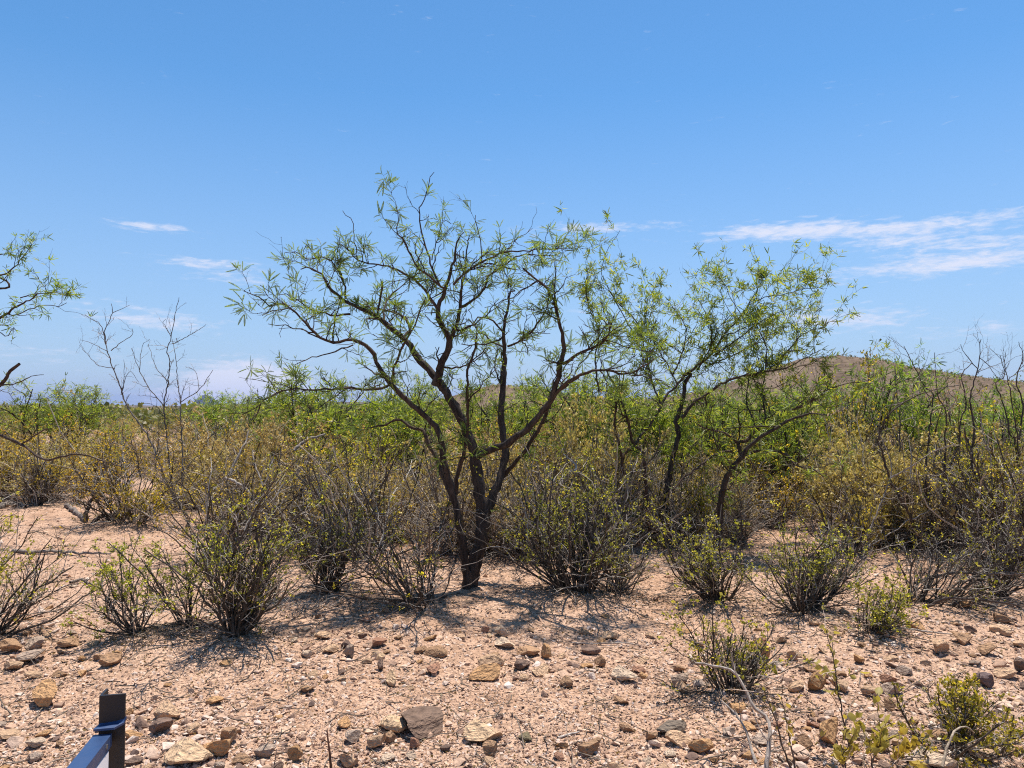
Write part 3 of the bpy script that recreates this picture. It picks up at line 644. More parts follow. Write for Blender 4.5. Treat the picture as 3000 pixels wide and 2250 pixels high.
def tree_from_limbs(r, limbs, D, kb=9.0, twig_len=(.18, .5), leaf_per=5, leaf_scale=1.0, fine=True, leafy=1.0, up=.05, rmin_leaf=.02, extra_dir=None):
    """limbs: (points px, dy0, dy1, r0 px, r1 px, leafiness); returns list of limb tubes, twig parts, leaf positions and directions"""
    tubes_, paths, rads, lf = [], [], [], []
    for li, (pts, d0, d1, r0, r1, lk) in enumerate(limbs):
        q = np.array(pts, float); tl = np.r_[0, np.cumsum(np.hypot(*np.diff(q, axis=0).T))]; tl /= tl[-1]
        dep = D+d0+(d1-d0)*tl
        P3 = np.array([P(a, b, dd) for (a, b), dd in zip(q, dep)])
        Ltot = np.linalg.norm(np.diff(P3, axis=0), axis=1).sum(); n = max(6, int(Ltot/.05))
        c = catmull(P3, n); c[1:-1] += r.normal(size=(n-2, 3))*.0045
        rad = np.linspace(r0, r1, n)/F*D
        tubes_.append(rough_tube(r, c, rad, 10 if r0 > 9 else 6)); paths.append(c); rads.append(rad); lf.append(lk)
    # side shoots
    S, T_, Ln, Rr, Lk = [], [], [], [], []
    for c, rad, lk in zip(paths, rads, lf):
        seg = np.linalg.norm(np.diff(c, axis=0), axis=1).sum(); k = int(seg*kb*lk+r.random())
        for _ in range(k):
            i = int(len(c)*(.12+.88*r.random())); i = min(i, len(c)-2)
            if rad[i]*F/D > 16 and r.random() < .8: continue
            S.append(c[i]); t = unit(c[i+1]-c[i]); T_.append(unit(t*.55+rnd_dirs(r, 1)[0]*.95+np.array([0, 0, .25]))); big = r.random() < .22; Ln.append(r.uniform(*twig_len)*(1.7 if big else 1)); Rr.append(min(rad[i]*.6, .0095 if big else .0055)); Lk.append(lk)
    parts = []; lp, ld = [], []
    for c, rad, lk in zip(paths, rads, lf):
        m = np.where(rad*F/D < 7.5)[0]
        if len(m) > 2 and lk > 0:
            nn = int(len(m)*.9*lk*leafy); ii = r.choice(m, nn); lp.append(c[ii]); ld.append(rnd_dirs(r, nn)+np.array([0, 0, .3]))
    if S:
        A = grow(r, np.array(S), np.array(T_), np.array(Ln), 7, .16, up, .22); Rr = np.array(Rr)
        parts.append(tubes(A, Rr[:, None]*np.linspace(1, .42, 7)[None], 4))
        p, t, idx, _ = pick(r, A, 3, .25, .95); B = grow(r, p, t+.9*rnd_dirs(r, len(p)), np.array(Ln)[idx]*r.uniform(.25, .55, len(p)), 5, .18, up*.5, .25)
        parts.append(tubes(B, (Rr[idx]*.5)[:, None]*np.linspace(1, .6, 5)[None], 3))
        nodes, _, _, _ = pick(r, A, 5, .1, 1.0); parts.append(knots(r, nodes, r.uniform(.0028, .0052, len(nodes))))
        for X in (A, B):
            m = r.random(len(X)) < leafy*.9
            if m.sum() == 0: continue
            p, t, _, _ = pick(r, X[m], leaf_per, .15, 1.02)
            # leaves spring in fans from shared nodes
            lp.append(p); ld.append(t*.25+rnd_dirs(r, len(p))*.8+np.array([0, 0, .22]))
    pos = np.concatenate(lp) if lp else np.zeros((0, 3)); dr = np.concatenate(ld) if ld else np.zeros((0, 3))
    return tubes_, paths, parts, pos, dr
def fan(r, pos, dr, k):
    """each chosen spot carries k leaves spread in a fan"""
    m = len(pos); p = np.repeat(pos, k, 0); d = unit(np.repeat(unit(dr), k, 0)+.75*r.normal(size=(m*k, 3))); return p, d
c1 = lambda L: [(0+x/2.212, 600+y/2.212) for x, y in L]
c2 = lambda L: [(700+x/2.212, 450+y/2.212) for x, y in L]
c3 = lambda L: [(1500+x/2.212, 650+y/2.212) for x, y in L]
c4 = lambda L: [(1100+x/2.212, 1050+y/2.212) for x, y in L]
c5 = lambda L: [(2500+x/2.538, 950+y/2.538) for x, y in L]
cA = lambda L: [(x/5.53, 650+y/5.53) for x, y in L]
cB = lambda L: [(x/3.687, 1050+y/3.687) for x, y in L]
cD = lambda L: [(1800+x/3.687, 1100+y/3.687) for x, y in L]

def build_mesquite(name, seed, limbs, D, base_px, label, leaf_fine, kb, fan_k, leafy, leaf_scale, single=0, tint=(1, 1, 1), twig_len=(.16, .46), group=None, leaf_per=4, ntrunk=1):
    r = np.random.default_rng(seed)
    tb, paths, tw, pos, dr = tree_from_limbs(r, limbs, D, kb, twig_len, leaf_per, 1.0, leaf_fine, leafy)
    b = P(base_px[0], base_px[1], D); b[2] = float(height(b[0], b[1])); loc = np.array(b)
    e = empty(name, loc, label, 'tree', group)
    sh = lambda parts: [(v-loc, f) for v, f in parts]
    for i, t in enumerate(tb):
        obj('trunk' if i < ntrunk else 'limb', mesh_from('limb', sh([t])), M['mesq'] if limbs[i][3] > 9 else M['limb'], e, (1, 1, 1))
    if tw: tag(obj('twigs', mesh_from('twigs', sh(tw)), M['limb'], e, (.85, .85, .85)), kind='stuff')
    if single:
        pk = [c for c, l in zip(paths, limbs) if l[3] > 4]; S0, T0, R0 = [], [], []
        for c in pk:
            for i in r.integers(2, len(c)-2, max(1, len(c)//9)): S0.append(c[i]); T0.append(unit(c[i+1]-c[i])*.5+rnd_dirs(r, 1)[0]); R0.append(r.uniform(.003, .007))
        A = grow(r, np.array(S0), np.array(T0), r.uniform(.04, .2, len(S0)), 5, .12); tag(obj('dead_stubs', mesh_from('dead_stubs', sh([tubes(A, np.array(R0)[:, None]*np.linspace(1, .55, 5)[None], 5)])), M['limb'], e, (1.1, 1.1, 1.1)), kind='stuff')
    if len(pos):
        p, d = fan(r, pos, dr, fan_k); s = leaf_scale*np.exp(r.normal(size=len(p))*.18)
        order = r.permutation(len(p)); p, d, s = p[order], d[order], s[order]
        if single:
            # the leaves that stand most clear of the rest are objects of their own
            cen = np.array([P(1290, 1000, D)])[0]; far = np.argsort(-np.linalg.norm((p-cen)*np.array([1, .4, 1.2]), axis=1))
            one, rest = far[:single], far[single:]; Rm = frames(r, d[one]); meshes = []
            for k, (V, Q) in enumerate(LEAF_F): me = mesh_from('leaf', [(V, Q)], False); me.materials.append(M['mleaf']); meshes.append(me)
            for k, i in enumerate(one):
                o = obj('leaf', meshes[r.integers(len(meshes))], None, e, tint); m4 = Matrix(Rm[k].tolist()).to_4x4()
                m4 = Matrix.Translation(Vector(p[i]-loc)) @ m4 @ Matrix.Scale(float(s[i]), 4); o.matrix_local = m4
            p, d, s = p[rest], d[rest], s[rest]
        lv = scatter_leaves(r, LEAF_F if leaf_fine else LEAF_S, p, d, s)
        tag(obj('foliage', mesh_from('foliage', sh(lv), False), M['mleaf'], e, tint), kind='stuff')
    return e
MAIN = [  # points, depth offset at start/end, radius px at start/end, leafiness
 (c4([(600, 1600), (622, 1400), (665, 1250), (690, 1130), (688, 1000), (670, 850), (652, 700), (635, 600), (600, 500), (550, 380), (480, 260), (400, 140), (330, 60), (270, -10)]), 0, .1, 22, 9.5, .15),
 (c4([(600, 1580), (592, 1420), (568, 1220), (536, 1030), (512, 920), (480, 800), (445, 680), (435, 580), (400, 470), (350, 400), (250, 310), (170, 240), (100, 170), (50, 90), (0, 20)]), -.05, -.45, 13, 5.5, .3),
 (c4([(505, 880), (440, 760), (400, 660), (350, 560), (310, 470), (240, 440), (150, 400), (60, 430), (-60, 450)]), -.1, .35, 9, 2, .45),
 (c4([(515, 900), (530, 780), (560, 650), (590, 500), (600, 350), (595, 200), (600, 50), (640, -30), (660, -160)]), -.12, -.5, 7, 2, .7),
 (c4([(645, 640), (720, 602), (830, 562), (900, 520), (990, 450), (1060, 360), (1130, 280), (1170, 180), (1190, 80), (1212, 0)]), .03, -.3, 10, 7, .5),
 (c3([(325, 885), (340, 850), (330, 750), (290, 580), (270, 500), (225, 430), (130, 350), (70, 300)]), -.3, -.4, 6, 2, 1.4),
 (c3([(330, 920), (450, 850), (560, 800), (620, 740), (660, 610)]), -.3, -.7, 4.5, 1.6, 1.5),
 (c3([(240, 1180), (310, 1080), (400, 1010), (520, 970), (640, 960), (700, 985), (800, 970), (880, 910), (960, 870)]), -.2, -.55, 5.5, 1.6, 1.2),
 (c4([(665, 1150), (740, 950), (800, 790), (840, 650), (838, 560), (820, 480), (815, 350), (822, 250), (830, 100), (838, 0)]), .15, .6, 13, 8, .2),
 (c2([(1725, 1327), (1715, 1150), (1740, 1000), (1760, 900), (1790, 888)]), .6, .7, 7.5, 2.5, .9),
 (c4([(790, 805), (900, 680), (970, 600), (1030, 500), (1080, 420), (1130, 290), (1190, 210), (1320, 120)]), .4, .1, 6.5, 4, .5),
 (c2([(1155, 1316), (1100, 1230), (1060, 1190), (980, 1120), (900, 1060), (800, 1010), (700, 960), (620, 905), (570, 840), (540, 780), (440, 740), (400, 750)]), .1, .1, 9.5, 1.4, 1.1),
 (c2([(1270, 1500), (1320, 1350), (1370, 1215), (1305, 1100), (1290, 1000), (1340, 880), (1390, 700), (1405, 600), (1432, 540)]), .05, -.2, 12, 1.6, .8),
 (c2([(1370, 1215), (1420, 1080), (1430, 980), (1445, 860), (1470, 740), (1480, 610), (1495, 530)]), .0, .35, 6.5, 1.3, .9),
 (c2([(1428, 1000), (1530, 940), (1600, 860), (1610, 800), (1700, 740), (1780, 680), (1850, 650), (1960, 660), (2040, 660)]), .2, .5, 4.5, 1.2, 1.3),
 (c2([(885, 1347), (870, 1300), (820, 1250), (740, 1210), (690, 1205), (640, 1225), (560, 1210), (510, 1180), (440, 1120), (400, 1060), (330, 1000), (290, 970), (200, 980), (130, 930), (30, 890)]), -.45, -.9, 5.5, 1.0, .9),
 (c2([(330, 1000), (240, 1010), (150, 1050)]), -.8, -.9, 1.6, .9, 1.6),
 (c2([(740, 1240), (600, 1290), (480, 1320), (420, 1340), (360, 1370)]), -.5, -.9, 2.2, .9, .25),
 (c2([(1000, 1492), (880, 1530), (700, 1520), (540, 1530), (330, 1525), (260, 1545), (180, 1590), (100, 1650), (20, 1690)]), -.25, -1.0, 4.2, 1.0, 1.3),
 (c2([(700, 1525), (600, 1590), (520, 1650), (480, 1700)]), -.6, -.9, 2, .8, 1.0),
 (c2([(1300, 1030), (1220, 900), (1150, 830), (1080, 780), (1000, 745), (900, 715), (830, 708), (770, 690), (700, 620), (650, 580)]), -.1, .3, 4.5, 1.3, 1.2),
 (c2([(770, 690), (750, 580), (745, 500), (725, 420), (690, 400), (672, 370)]), .2, .3, 1.8, .9, .0),
 (c2([(690, 940), (680, 850), (650, 770), (600, 700), (540, 670), (440, 680), (380, 640), (300, 640)]), .1, .4, 3.2, .9, 1.1),
 (c2([(720, 1040), (620, 1050), (560, 1030), (480, 1020), (400, 960), (330, 920), (260, 915)]), .05, -.4, 3.5, .9, 1.0),
 (c2([(1340, 880), (1270, 830), (1200, 770), (1160, 740), (1110, 660), (1075, 570), (1030, 520), (1020, 490), (1035, 400), (1020, 345)]), -.15, -.4, 3.8, .9, .9),
 (c2([(1300, 850), (1250, 740), (1225, 650), (1205, 590), (1190, 530), (1170, 430), (1190, 320), (1220, 230), (1235, 170), (1265, 120)]), -.1, .1, 3.4, .9, .3),
 (c2([(1250, 690), (1280, 580), (1300, 480), (1330, 430), (1375, 455)]), -.05, .2, 1.8, .8, .9),
 (c2([(1390, 850), (1480, 760), (1560, 710), (1640, 670), (1740, 635), (1850, 635), (1940, 620), (2040, 620), (2170, 630)]), -.15, -.5, 3.8, .8, 1.3),
 (c2([(1572, 700), (1565, 560), (1550, 480), (1532, 450), (1533, 400)]), -.2, -.1, 1.8, .9, .2),
 (c2([(930, 830), (918, 920), (895, 1050)]), .0, .1, 3, 3.4, .0),
 (c2([(940, 1080), (950, 970), (1000, 900), (1090, 830)]), .1, .5, 3.4, 1.4, .8),
 (c2([(1070, 1190), (1105, 1120), (1060, 1050), (960, 1020), (860, 1000)]), .1, .6, 5, 2, .9),
 (c2([(990, 1500), (1010, 1380), (1060, 1250), (1130, 1130), (1180, 1000), (1210, 930)]), -.2, -.6, 4, 1.4, .9),
 (c2([(1330, 1385), (1420, 1385), (1520, 1340), (1600, 1260)]), .0, -.5, 3, 1.2, .8),
 (c2([(1700, 1500), (1660, 1400), (1670, 1300), (1690, 1260)]), .5, .9, 3, 1.3, .8),
 (c2([(1715, 1160), (1650, 1090), (1560, 1060), (1480, 1130), (1390, 1190)]), .6, .2, 3, 1.2, .8),
 (c2([(1740, 1250), (1850, 1200), (1920, 1120), (1990, 1010), (2000, 880), (1880, 770), (1840, 740)]), .6, .3, 3.6, 1.0, 1.3),
]
build_mesquite('mesquite_tree', 42, MAIN, TREE_D, (1380, 1745), 'big dark-trunked mesquite in the middle, forked limbs rising highest against the sky', True, 12.5, 2, .30, .93, single=300, tint=(1.0, 1.02, .95), twig_len=(.09, .32), ntrunk=2)
D2 = 8.3
SECOND = [
 (cD([(530, 1800), (560, 1300), (590, 1080), (620, 930), (660, 780), (690, 650), (670, 500), (700, 400), (740, 250), (770, 80), (830, -20)]), 0, .2, 13, 6, .2),
 (cD([(390, 1800), (360, 1400), (330, 1000), (295, 820), (200, 720), (160, 560), (120, 400), (70, 250), (30, 150)]), -.2, -.5, 8, 4, .3),
 (cD([(90, 900), (110, 840), (200, 770), (330, 600), (430, 470), (500, 340), (570, 210), (660, 130), (740, 20)]), -.3, .1, 6.5, 4, .4),
 (cD([(90, 900), (40, 700), (5, 560), (15, 350), (5, 200)]), -.3, -.6, 6, 3, .4),
 (cD([(330, 1000), (160, 1060), (80, 1040), (90, 900)]), -.2, -.3, 5, 6.5, .0),
 (c3([(1110, 1000), (1180, 950), (1240, 900), (1300, 850), (1380, 720), (1460, 640), (1530, 540), (1600, 420), (1640, 340)]), .2, .3, 6, 1, 1.2),
 (c3([(1530, 540), (1640, 490), (1760, 470), (1880, 440), (1960, 430), (2040, 430)]), .3, .0, 2.2, .7, 1.3),
 (c3([(1200, 960), (1280, 820), (1290, 700), (1240, 560), (1190, 480)]), .2, .6, 3.5, .9, 1.2),
 (c3([(1300, 870), (1450, 770), (1560, 680), (1700, 600), (1840, 540)]), .2, -.4, 3, .8, 1.2),
 (c3([(1250, 940), (1400, 880), (1560, 800), (1700, 740), (1790, 600), (1860, 560)]), .2, .8, 3, .8, 1.2),
 (c3([(1040, 1000), (1100, 860), (1130, 700), (1080, 600), (1020, 520)]), .1, -.5, 3.2, .8, 1.2),
 (c3([(960, 1180), (900, 1000), (860, 820), (800, 640), (700, 540), (600, 420), (490, 400)]), .0, .5, 3.6, .8, 1.2),
 (c3([(820, 780), (720, 600), (610, 400), (580, 300), (620, 180), (700, 55)]), .3, .6, 2.4, .8, .35),
 (c3([(560, 1100), (540, 900), (560, 700), (500, 560), (480, 420), (500, 270)]), -.4, .2, 3.6, .8, 1.1),
 (c3([(1080, 1060), (980, 880), (900, 740), (860, 600), (900, 460), (930, 420)]), .2, .5, 3, .8, 1.2),
 (c3([(1500, 620), (1420, 500), (1390, 420), (1330, 350)]), .3, .1, 1.8, .7, 1.2),
]
SECOND = [(p, a, b, r0*.72, r1*.8, k) for p, a, b, r0, r1, k in SECOND]
build_mesquite('mesquite_tree', 43, SECOND, D2, (1962, 1598), 'second feathery mesquite behind and beside the big one, thinner black stems', False, 13, 2, .8, .85, tint=(1.2, 1.1, 1.0), twig_len=(.15, .5), leaf_per=4)
D3 = 7.7
LEANING = [
 (cD([(1130, 1880), (1150, 1450), (1180, 1200), (1250, 1030), (1380, 880), (1440, 790), (1560, 680), (1700, 590), (1900, 480), (2100, 410), (2300, 430)]), 0, -.5, 10, 2, .5),
 (cD([(1380, 880), (1340, 760), (1340, 720), (1440, 690), (1540, 570), (1650, 470), (1780, 400), (1960, 360), (2100, 300), (2250, 200)]), -.1, .3, 6, 1.6, .7),
 (cD([(1330, 730), (1200, 630), (1090, 600), (960, 560), (820, 490)]), -.1, -.6, 4, 1.2, .7),
 (cD([(1640, 460), (1610, 300), (1600, 160), (1620, 0), (1640, -160)]), .1, .5, 3, 1, 1.0),
 (cD([(1400, 860), (1560, 810), (1720, 820), (1850, 850), (1980, 980), (2150, 1010), (2260, 1090)]), -.1, -.8, 5, 1.4, .8),
 (cD([(1270, 820), (1150, 830), (1020, 900), (920, 990), (740, 1110), (640, 1230)]), -.1, -.4, 4, 2, .25),
 (cD([(1540, 570), (1460, 380), (1430, 300), (1440, 120), (1470, -60)]), .0, .6, 3, .9, 1.0),
 (c3([(1100, 1270), (1200, 1160), (1400, 1030), (1560, 985), (1640, 970), (1760, 955), (1880, 890), (2000, 830)]), .2, .2, 5.5, 1.0, 1.0),
 (c3([(1730, 1240), (1900, 1180), (2050, 1090), (2200, 1040), (2320, 1050)]), .1, .3, 3, .9, 1.0),
 (c3([(1640, 970), (1650, 820), (1600, 700), (1540, 560)]), .2, .7, 2.4, .8, 1.2),
 (c3([(1700, 960), (1800, 820), (1900, 720), (2000, 690), (2050, 650), (2100, 645)]), .2, .1, 2.2, .8, 1.0),
]
build_mesquite('mesquite_tree', 44, LEANING, D3, (2108, 1605), 'low mesquite with a sloping grey trunk leaning sideways under the feathery one', False, 11, 2, .7, .85, tint=(1.2, 1.1, .95), twig_len=(.18, .5), leaf_per=4)
DL = 9.0
EDGE = [
 ([(-330, 1560), (-310, 1400), (-260, 1200), (-160, 1050), (-60, 960), (0, 930)], 0, .2, 14, 5, .2),
 (cA([(0, 1550), (120, 1490), (190, 1420), (330, 1340), (480, 1270), (560, 1220), (610, 1160)]), .2, .0, 3.5, 1.6, .8),
 (cA([(120, 1490), (220, 1510), (330, 1480), (430, 1430), (560, 1390), (660, 1360), (840, 1350), (940, 1380), (1080, 1310)]), .2, .3, 1.8, .8, 1.0),
 (cA([(330, 1230), (480, 1190), (610, 1160), (740, 1165), (830, 1140), (920, 1145), (990, 1165), (1060, 1190), (1190, 1180)]), .1, -.2, 1.8, .7, 1.5),
 ([(-160, 1050), (-90, 900), (-30, 850), (15, 845), (28, 835), (10, 818), (-20, 800)], .1, .3, 6, 2.4, .7),
 (cA([(-100, 900), (20, 860), (100, 840), (200, 760), (290, 700), (320, 630), (350, 590), (430, 480), (510, 360)]), .2, .4, 2.2, .9, 1.2),
 (cA([(-60, 560), (60, 520), (130, 510), (220, 560)]), .2, .1, 2, .8, 1.2),
 ([(-240, 1240), (-120, 1170), (0, 1126), (27, 1090), (57, 1065)], -.1, -.3, 9, 3.5, .1),
 ([(-120, 1170), (0, 1131), (35, 1126), (65, 1115), (95, 1101), (128, 1098)], -.2, -.4, 3, .8, .05),
 ([(-60, 950), (0, 975), (20, 985), (40, 960), (48, 970)], .1, .1, 2, .8, .2),
 ([(-250, 1190), (-120, 1260), (0, 1275), (60, 1300), (115, 1265), (150, 1255)], -.2, -.8, 5, 1.5, .1),
 ([(0, 1275), (60, 1300), (130, 1345), (220, 1330), (270, 1340), (360, 1370)], -.6, -1.0, 4, 1.5, .05),
]
build_mesquite('mesquite_tree', 45, EDGE, DL, (-335, 1565), 'mesquite reaching in from the frame edge, only branch tips showing against the sky', False, 8, 2, .45, .9, tint=(.95, 1, .95), twig_len=(.12, .32), leaf_per=3)

def build_bare(name, seed, limbs, D, base_px, label, mat, kb, tl, tint, leafm=None, cat='shrub'):
    r = np.random.default_rng(seed); tb, paths, tw, _, _ = tree_from_limbs(r, limbs, D, kb, tl, 1, leafy=0.0, up=.06)
    loc = P(base_px[0], base_px[1], D); loc[2] = float(height(loc[0], loc[1]))
    e = empty(name, loc, label, cat); sh = lambda parts: [(v-loc, f) for v, f in parts]
    for t in tb: obj('stem', mesh_from('stem', sh([t])), mat, e, tint)
    if tw: tag(obj('twigs', mesh_from('twigs', sh(tw)), mat, e, tint), kind='stuff')
    if leafm is not None:
        q = np.concatenate(paths); k = r.choice(len(q), int(leafm[1])); p = q[k]+r.normal(size=(len(k), 3))*.06
        s = leafm[2]*np.exp(r.normal(size=len(k))*.3); obj('foliage', mesh_from('foliage', [rhombs(r, p, rnd_dirs(r, len(k)), s, s*.35)], False), leafm[0], e, leafm[3])
    return e
build_bare('bare_shrub', 51, [
 ([(505, 1500), (480, 1400), (440, 1290)]+c1([(820, 1300), (780, 1180), (730, 1050), (690, 920), (680, 820), (730, 700), (720, 640)]), 0, 0, 3.2, .8, 1),
 (c1([(690, 900), (650, 770), (600, 750), (550, 710)]), 0, -.1, 1.2, .6, .8), (c1([(700, 950), (640, 920), (580, 890), (520, 875)]), 0, .2, 1, .5, .6),
 (c1([(720, 945), (790, 890), (860, 840), (855, 800)]), 0, -.2, 1.3, .6, .7), (c1([(740, 1060), (640, 1040), (560, 960), (515, 910)]), 0, .2, 1.1, .5, .6),
 (c1([(790, 1200), (840, 1080), (900, 1150)]), 0, .2, 1, .5, .6), (c1([(730, 700), (780, 680), (840, 650)]), 0, 0, 1, .5, .6),
 ([(520, 1500), (500, 1400), (490, 1280)]+c1([(1060, 1300), (1090, 1150), (1100, 1000), (1080, 950), (1110, 860), (1130, 740), (1160, 600)]), 0, .2, 3, .7, 1),
 (c1([(1110, 860), (1060, 760), (1075, 740)]), .1, .2, 1, .5, .6), (c1([(1115, 900), (1200, 860), (1270, 820), (1335, 775)]), .1, -.2, 1.2, .5, .8),
 ([(528, 1500), (535, 1350), (530, 1230)]+c1([(1170, 1280), (1150, 1130), (1140, 1000), (1115, 870)]), 0, .3, 2.6, .7, 1),
 (c1([(1170, 1280), (1290, 1200), (1340, 1130), (1380, 1070)]), .1, -.1, 1.4, .6, .9), (c1([(1290, 1200), (1270, 1090), (1220, 1050)]), 0, .2, 1, .5, .7),
 (c1([(1060, 1300), (960, 1180), (900, 1060), (850, 930)]), .1, .1, 1.6, .6, 1), (c1([(905, 1070), (920, 920), (970, 870)]), .1, .3, 1, .5, .9),
 (c1([(1090, 1150), (1010, 1050), (960, 900)]), .1, .4, 1.1, .5, 1)], 10.6, (512, 1505), 'tall leafless grey shrub with upright twigs against the pale sky', M['greytwig'], 6, (.1, .32), (.9, .9, .95))
build_bare('bare_shrub', 52, [
 ([(2745, 1640), (2760, 1500), (2780, 1380), (2810, 1300)]+c5([(790, 830), (800, 720), (840, 600), (820, 480), (805, 380), (880, 290)]), 0, .1, 4.5, 1, 1),
 ([(2760, 1640), (2800, 1500), (2840, 1390)]+c5([(880, 950), (900, 760), (870, 580), (900, 420), (930, 300), (950, 110)]), 0, -.1, 5, .9, 1),
 (c5([(925, 330), (870, 270), (830, 220), (798, 150)]), 0, .1, 1.4, .7, .8), (c5([(940, 250), (990, 290), (1040, 350), (1080, 420)]), 0, .2, 1.2, .6, .9),
 ([(2730, 1640), (2725, 1500), (2712, 1400)]+c5([(560, 830), (580, 700), (590, 520), (530, 460), (450, 310), (375, 160)]), 0, .2, 4.5, .8, 1),
 ([(2738, 1640), (2760, 1500), (2768, 1400)]+c5([(680, 950), (685, 650), (640, 560), (620, 480), (605, 210)]), 0, -.2, 4.2, .7, 1),
 ([(2715, 1640), (2660, 1500), (2605, 1400), (2580, 1310)]+c5([(180, 850), (240, 700), (360, 590), (500, 520), (640, 480), (800, 450)]), 0, -.4, 4.5, .9, .8),
 (c5([(340, 950), (350, 700), (320, 500), (310, 330)]), 0, .2, 2.2, .7, .9), (c5([(700, 640), (760, 560), (700, 500), (690, 400)]), .0, .3, 1.6, .6, 1)],
 7.6, (2740, 1636), 'tall dark bare shrub, stems rising past the hill line beside the straw bush', M['stem'], 7, (.1, .34), (.9, .85, .85), (M['straw'], 900, .02, (1.0, .62, .35)))
build_bare('bare_shrub', 53, [
 ([(2990, 1560), (2985, 1400), (2970, 1280)]+c5([(1170, 830), (1120, 600), (1060, 450), (1110, 400), (1130, 360), (1090, 230)]), 0, .2, 4, .8, 1),
 ([(3000, 1560), (2990, 1400)]+c5([(1220, 900), (1200, 700), (1150, 420), (1120, 300), (1130, 210)]), 0, -.2, 3.5, .7, 1),
 (c5([(1230, 860), (1260, 600), (1210, 420), (1260, 250), (1230, 130)]), .1, .2, 3, .7, 1), (c5([(1150, 420), (1230, 340), (1280, 290)]), .1, .2, 1.2, .6, .8)],
 8.6, (2995, 1560), 'dark thin-stemmed bare shrub cut by the frame edge', M['stem'], 7, (.1, .36), (.9, .85, .85), (M['mleaf'], 700, .035, (1.2, 1.1, .8)))

# ------------------------------------------------------------------ scrub of the middle distance: prototypes, then copies
PROTO = {}
def proto(kind, parts):
    PROTO.setdefault(kind, []).append([(n, mesh_from(n, p, n in ('stems', 'dead_twigs')), m, c) for n, p, m, c in parts])
    for n, me, m, c in PROTO[kind][-1]: me.materials.append(m)
for k in range(5):
    r = np.random.default_rng(300+k); st, le, de = shrub_parts(r, 1.35, .8, 28, 1.15, 0, 1.2, .025, 1.1, 1.0, .2, .7)
    proto('creosote', [('stems', st, M['stem'], (1.5, 1.35, 1.2)), ('foliage', le, M['cleaf'], None), ('dead_twigs', de, M['dead'], (.95, .9, .82))])
for k in range(3):
    r = np.random.default_rng(320+k); st, le, de = shrub_parts(r, 1.25, .8, 50, 1.5, 0, 1.2, .030, 1.0, 1.0, .0, .5)
    proto('straw', [('stems', st, M['greytwig'], (1.3, 1.2, 1.0)), ('foliage', le, M['straw'], None), ('dead_twigs', de, M['dead'], (.9, .87, .82))])
for k in range(3):
    r = np.random.default_rng(330+k); st, le, de = shrub_parts(r, 1.2, .85, 46, .45, 0, 1.3, .028, 1.3, 1.1, .2, .9)
    proto('twiggy', [('stems', st, M['greytwig'], (1.2, 1.1, 1.0)), ('foliage', le, M['straw'], None), ('dead_twigs', de, M['dead'], (.8, .78, .75))])
def bush_mesquite(seed, H, W):
    r = np.random.default_rng(seed); m = 9
    az = r.uniform(0, 6.28, m); th = r.uniform(.15, .75, m)
    A = grow(r, np.stack([np.cos(az)*.1, np.sin(az)*.1, np.zeros(m)], -1), np.stack([np.sin(th)*np.cos(az)*W/H*1.3, np.sin(th)*np.sin(az)*W/H*1.3, np.cos(th)], -1), H*r.uniform(.6, .9, m), 9, .16, .02, .06)
    p, t, _, tt = pick(r, A, 7, .3, .98); B = grow(r, p, t+.8*rnd_dirs(r, len(p)), H*r.uniform(.2, .42, len(p))*(1.2-.5*tt), 6, .2, .03, .1)
    p, t, _, _ = pick(r, B, 5, .2, 1.0); C = grow(r, p, t+.8*rnd_dirs(r, len(p)), H*r.uniform(.07, .18, len(p)), 4, .2, .04, .1)
    st = [tubes(A, .03*H/2.4*np.linspace(1, .3, 9)[None]*r.uniform(.6, 1.1, (m, 1)), 6), tubes(B, .008*np.linspace(1, .4, 6)[None]*np.ones((len(B), 1)), 4), tubes(C, .0035*np.linspace(1, .5, 4)[None]*np.ones((len(C), 1)), 3)]
    p, t, _, _ = pick(r, C, 7, .1, 1.05); d = unit(t*.3+rnd_dirs(r, len(p))+np.array([0, 0, .2]))
    return st, scatter_leaves(r, LEAF_S, p, d, 1.15*np.exp(r.normal(size=len(p))*.2))
for k in range(4):
    st, le = bush_mesquite(340+k, 2.4, 1.5)
    proto('mesquite', [('stems', st, M['mesq'], (1, 1, 1)), ('foliage', le, M['mleaf'], None)])
CATN = dict(creosote=('creosote_bush', 'bush'), straw=('dry_bush', 'bush'), twiggy=('dry_bush', 'bush'), mesquite=('mesquite_bush', 'bush'))
rm = np.random.default_rng(77)
def put_bush(kind, x, y, H, label, group, tint=(1, 1, 1), wid=1.0):
    ps = PROTO[kind][rm.integers(len(PROTO[kind]))]; ref = dict(creosote=1.35, straw=1.25, twiggy=1.2, mesquite=2.3)[kind]
    s = H/ref; e = empty(CATN[kind][0], (x, y, float(height(x, y))-.02), label, CATN[kind][1], group, rm.uniform(0, 6.28)); e.scale = (s*wid, s*wid, s)
    for n, me, m, c in ps: tag(obj(n, me, None, e, c if c is not None else tint), kind='stuff')
def at_px(px, D): return (px-CX)/F*D
def top_H(py, D): return CAMZ+(HOR-py)/F*D
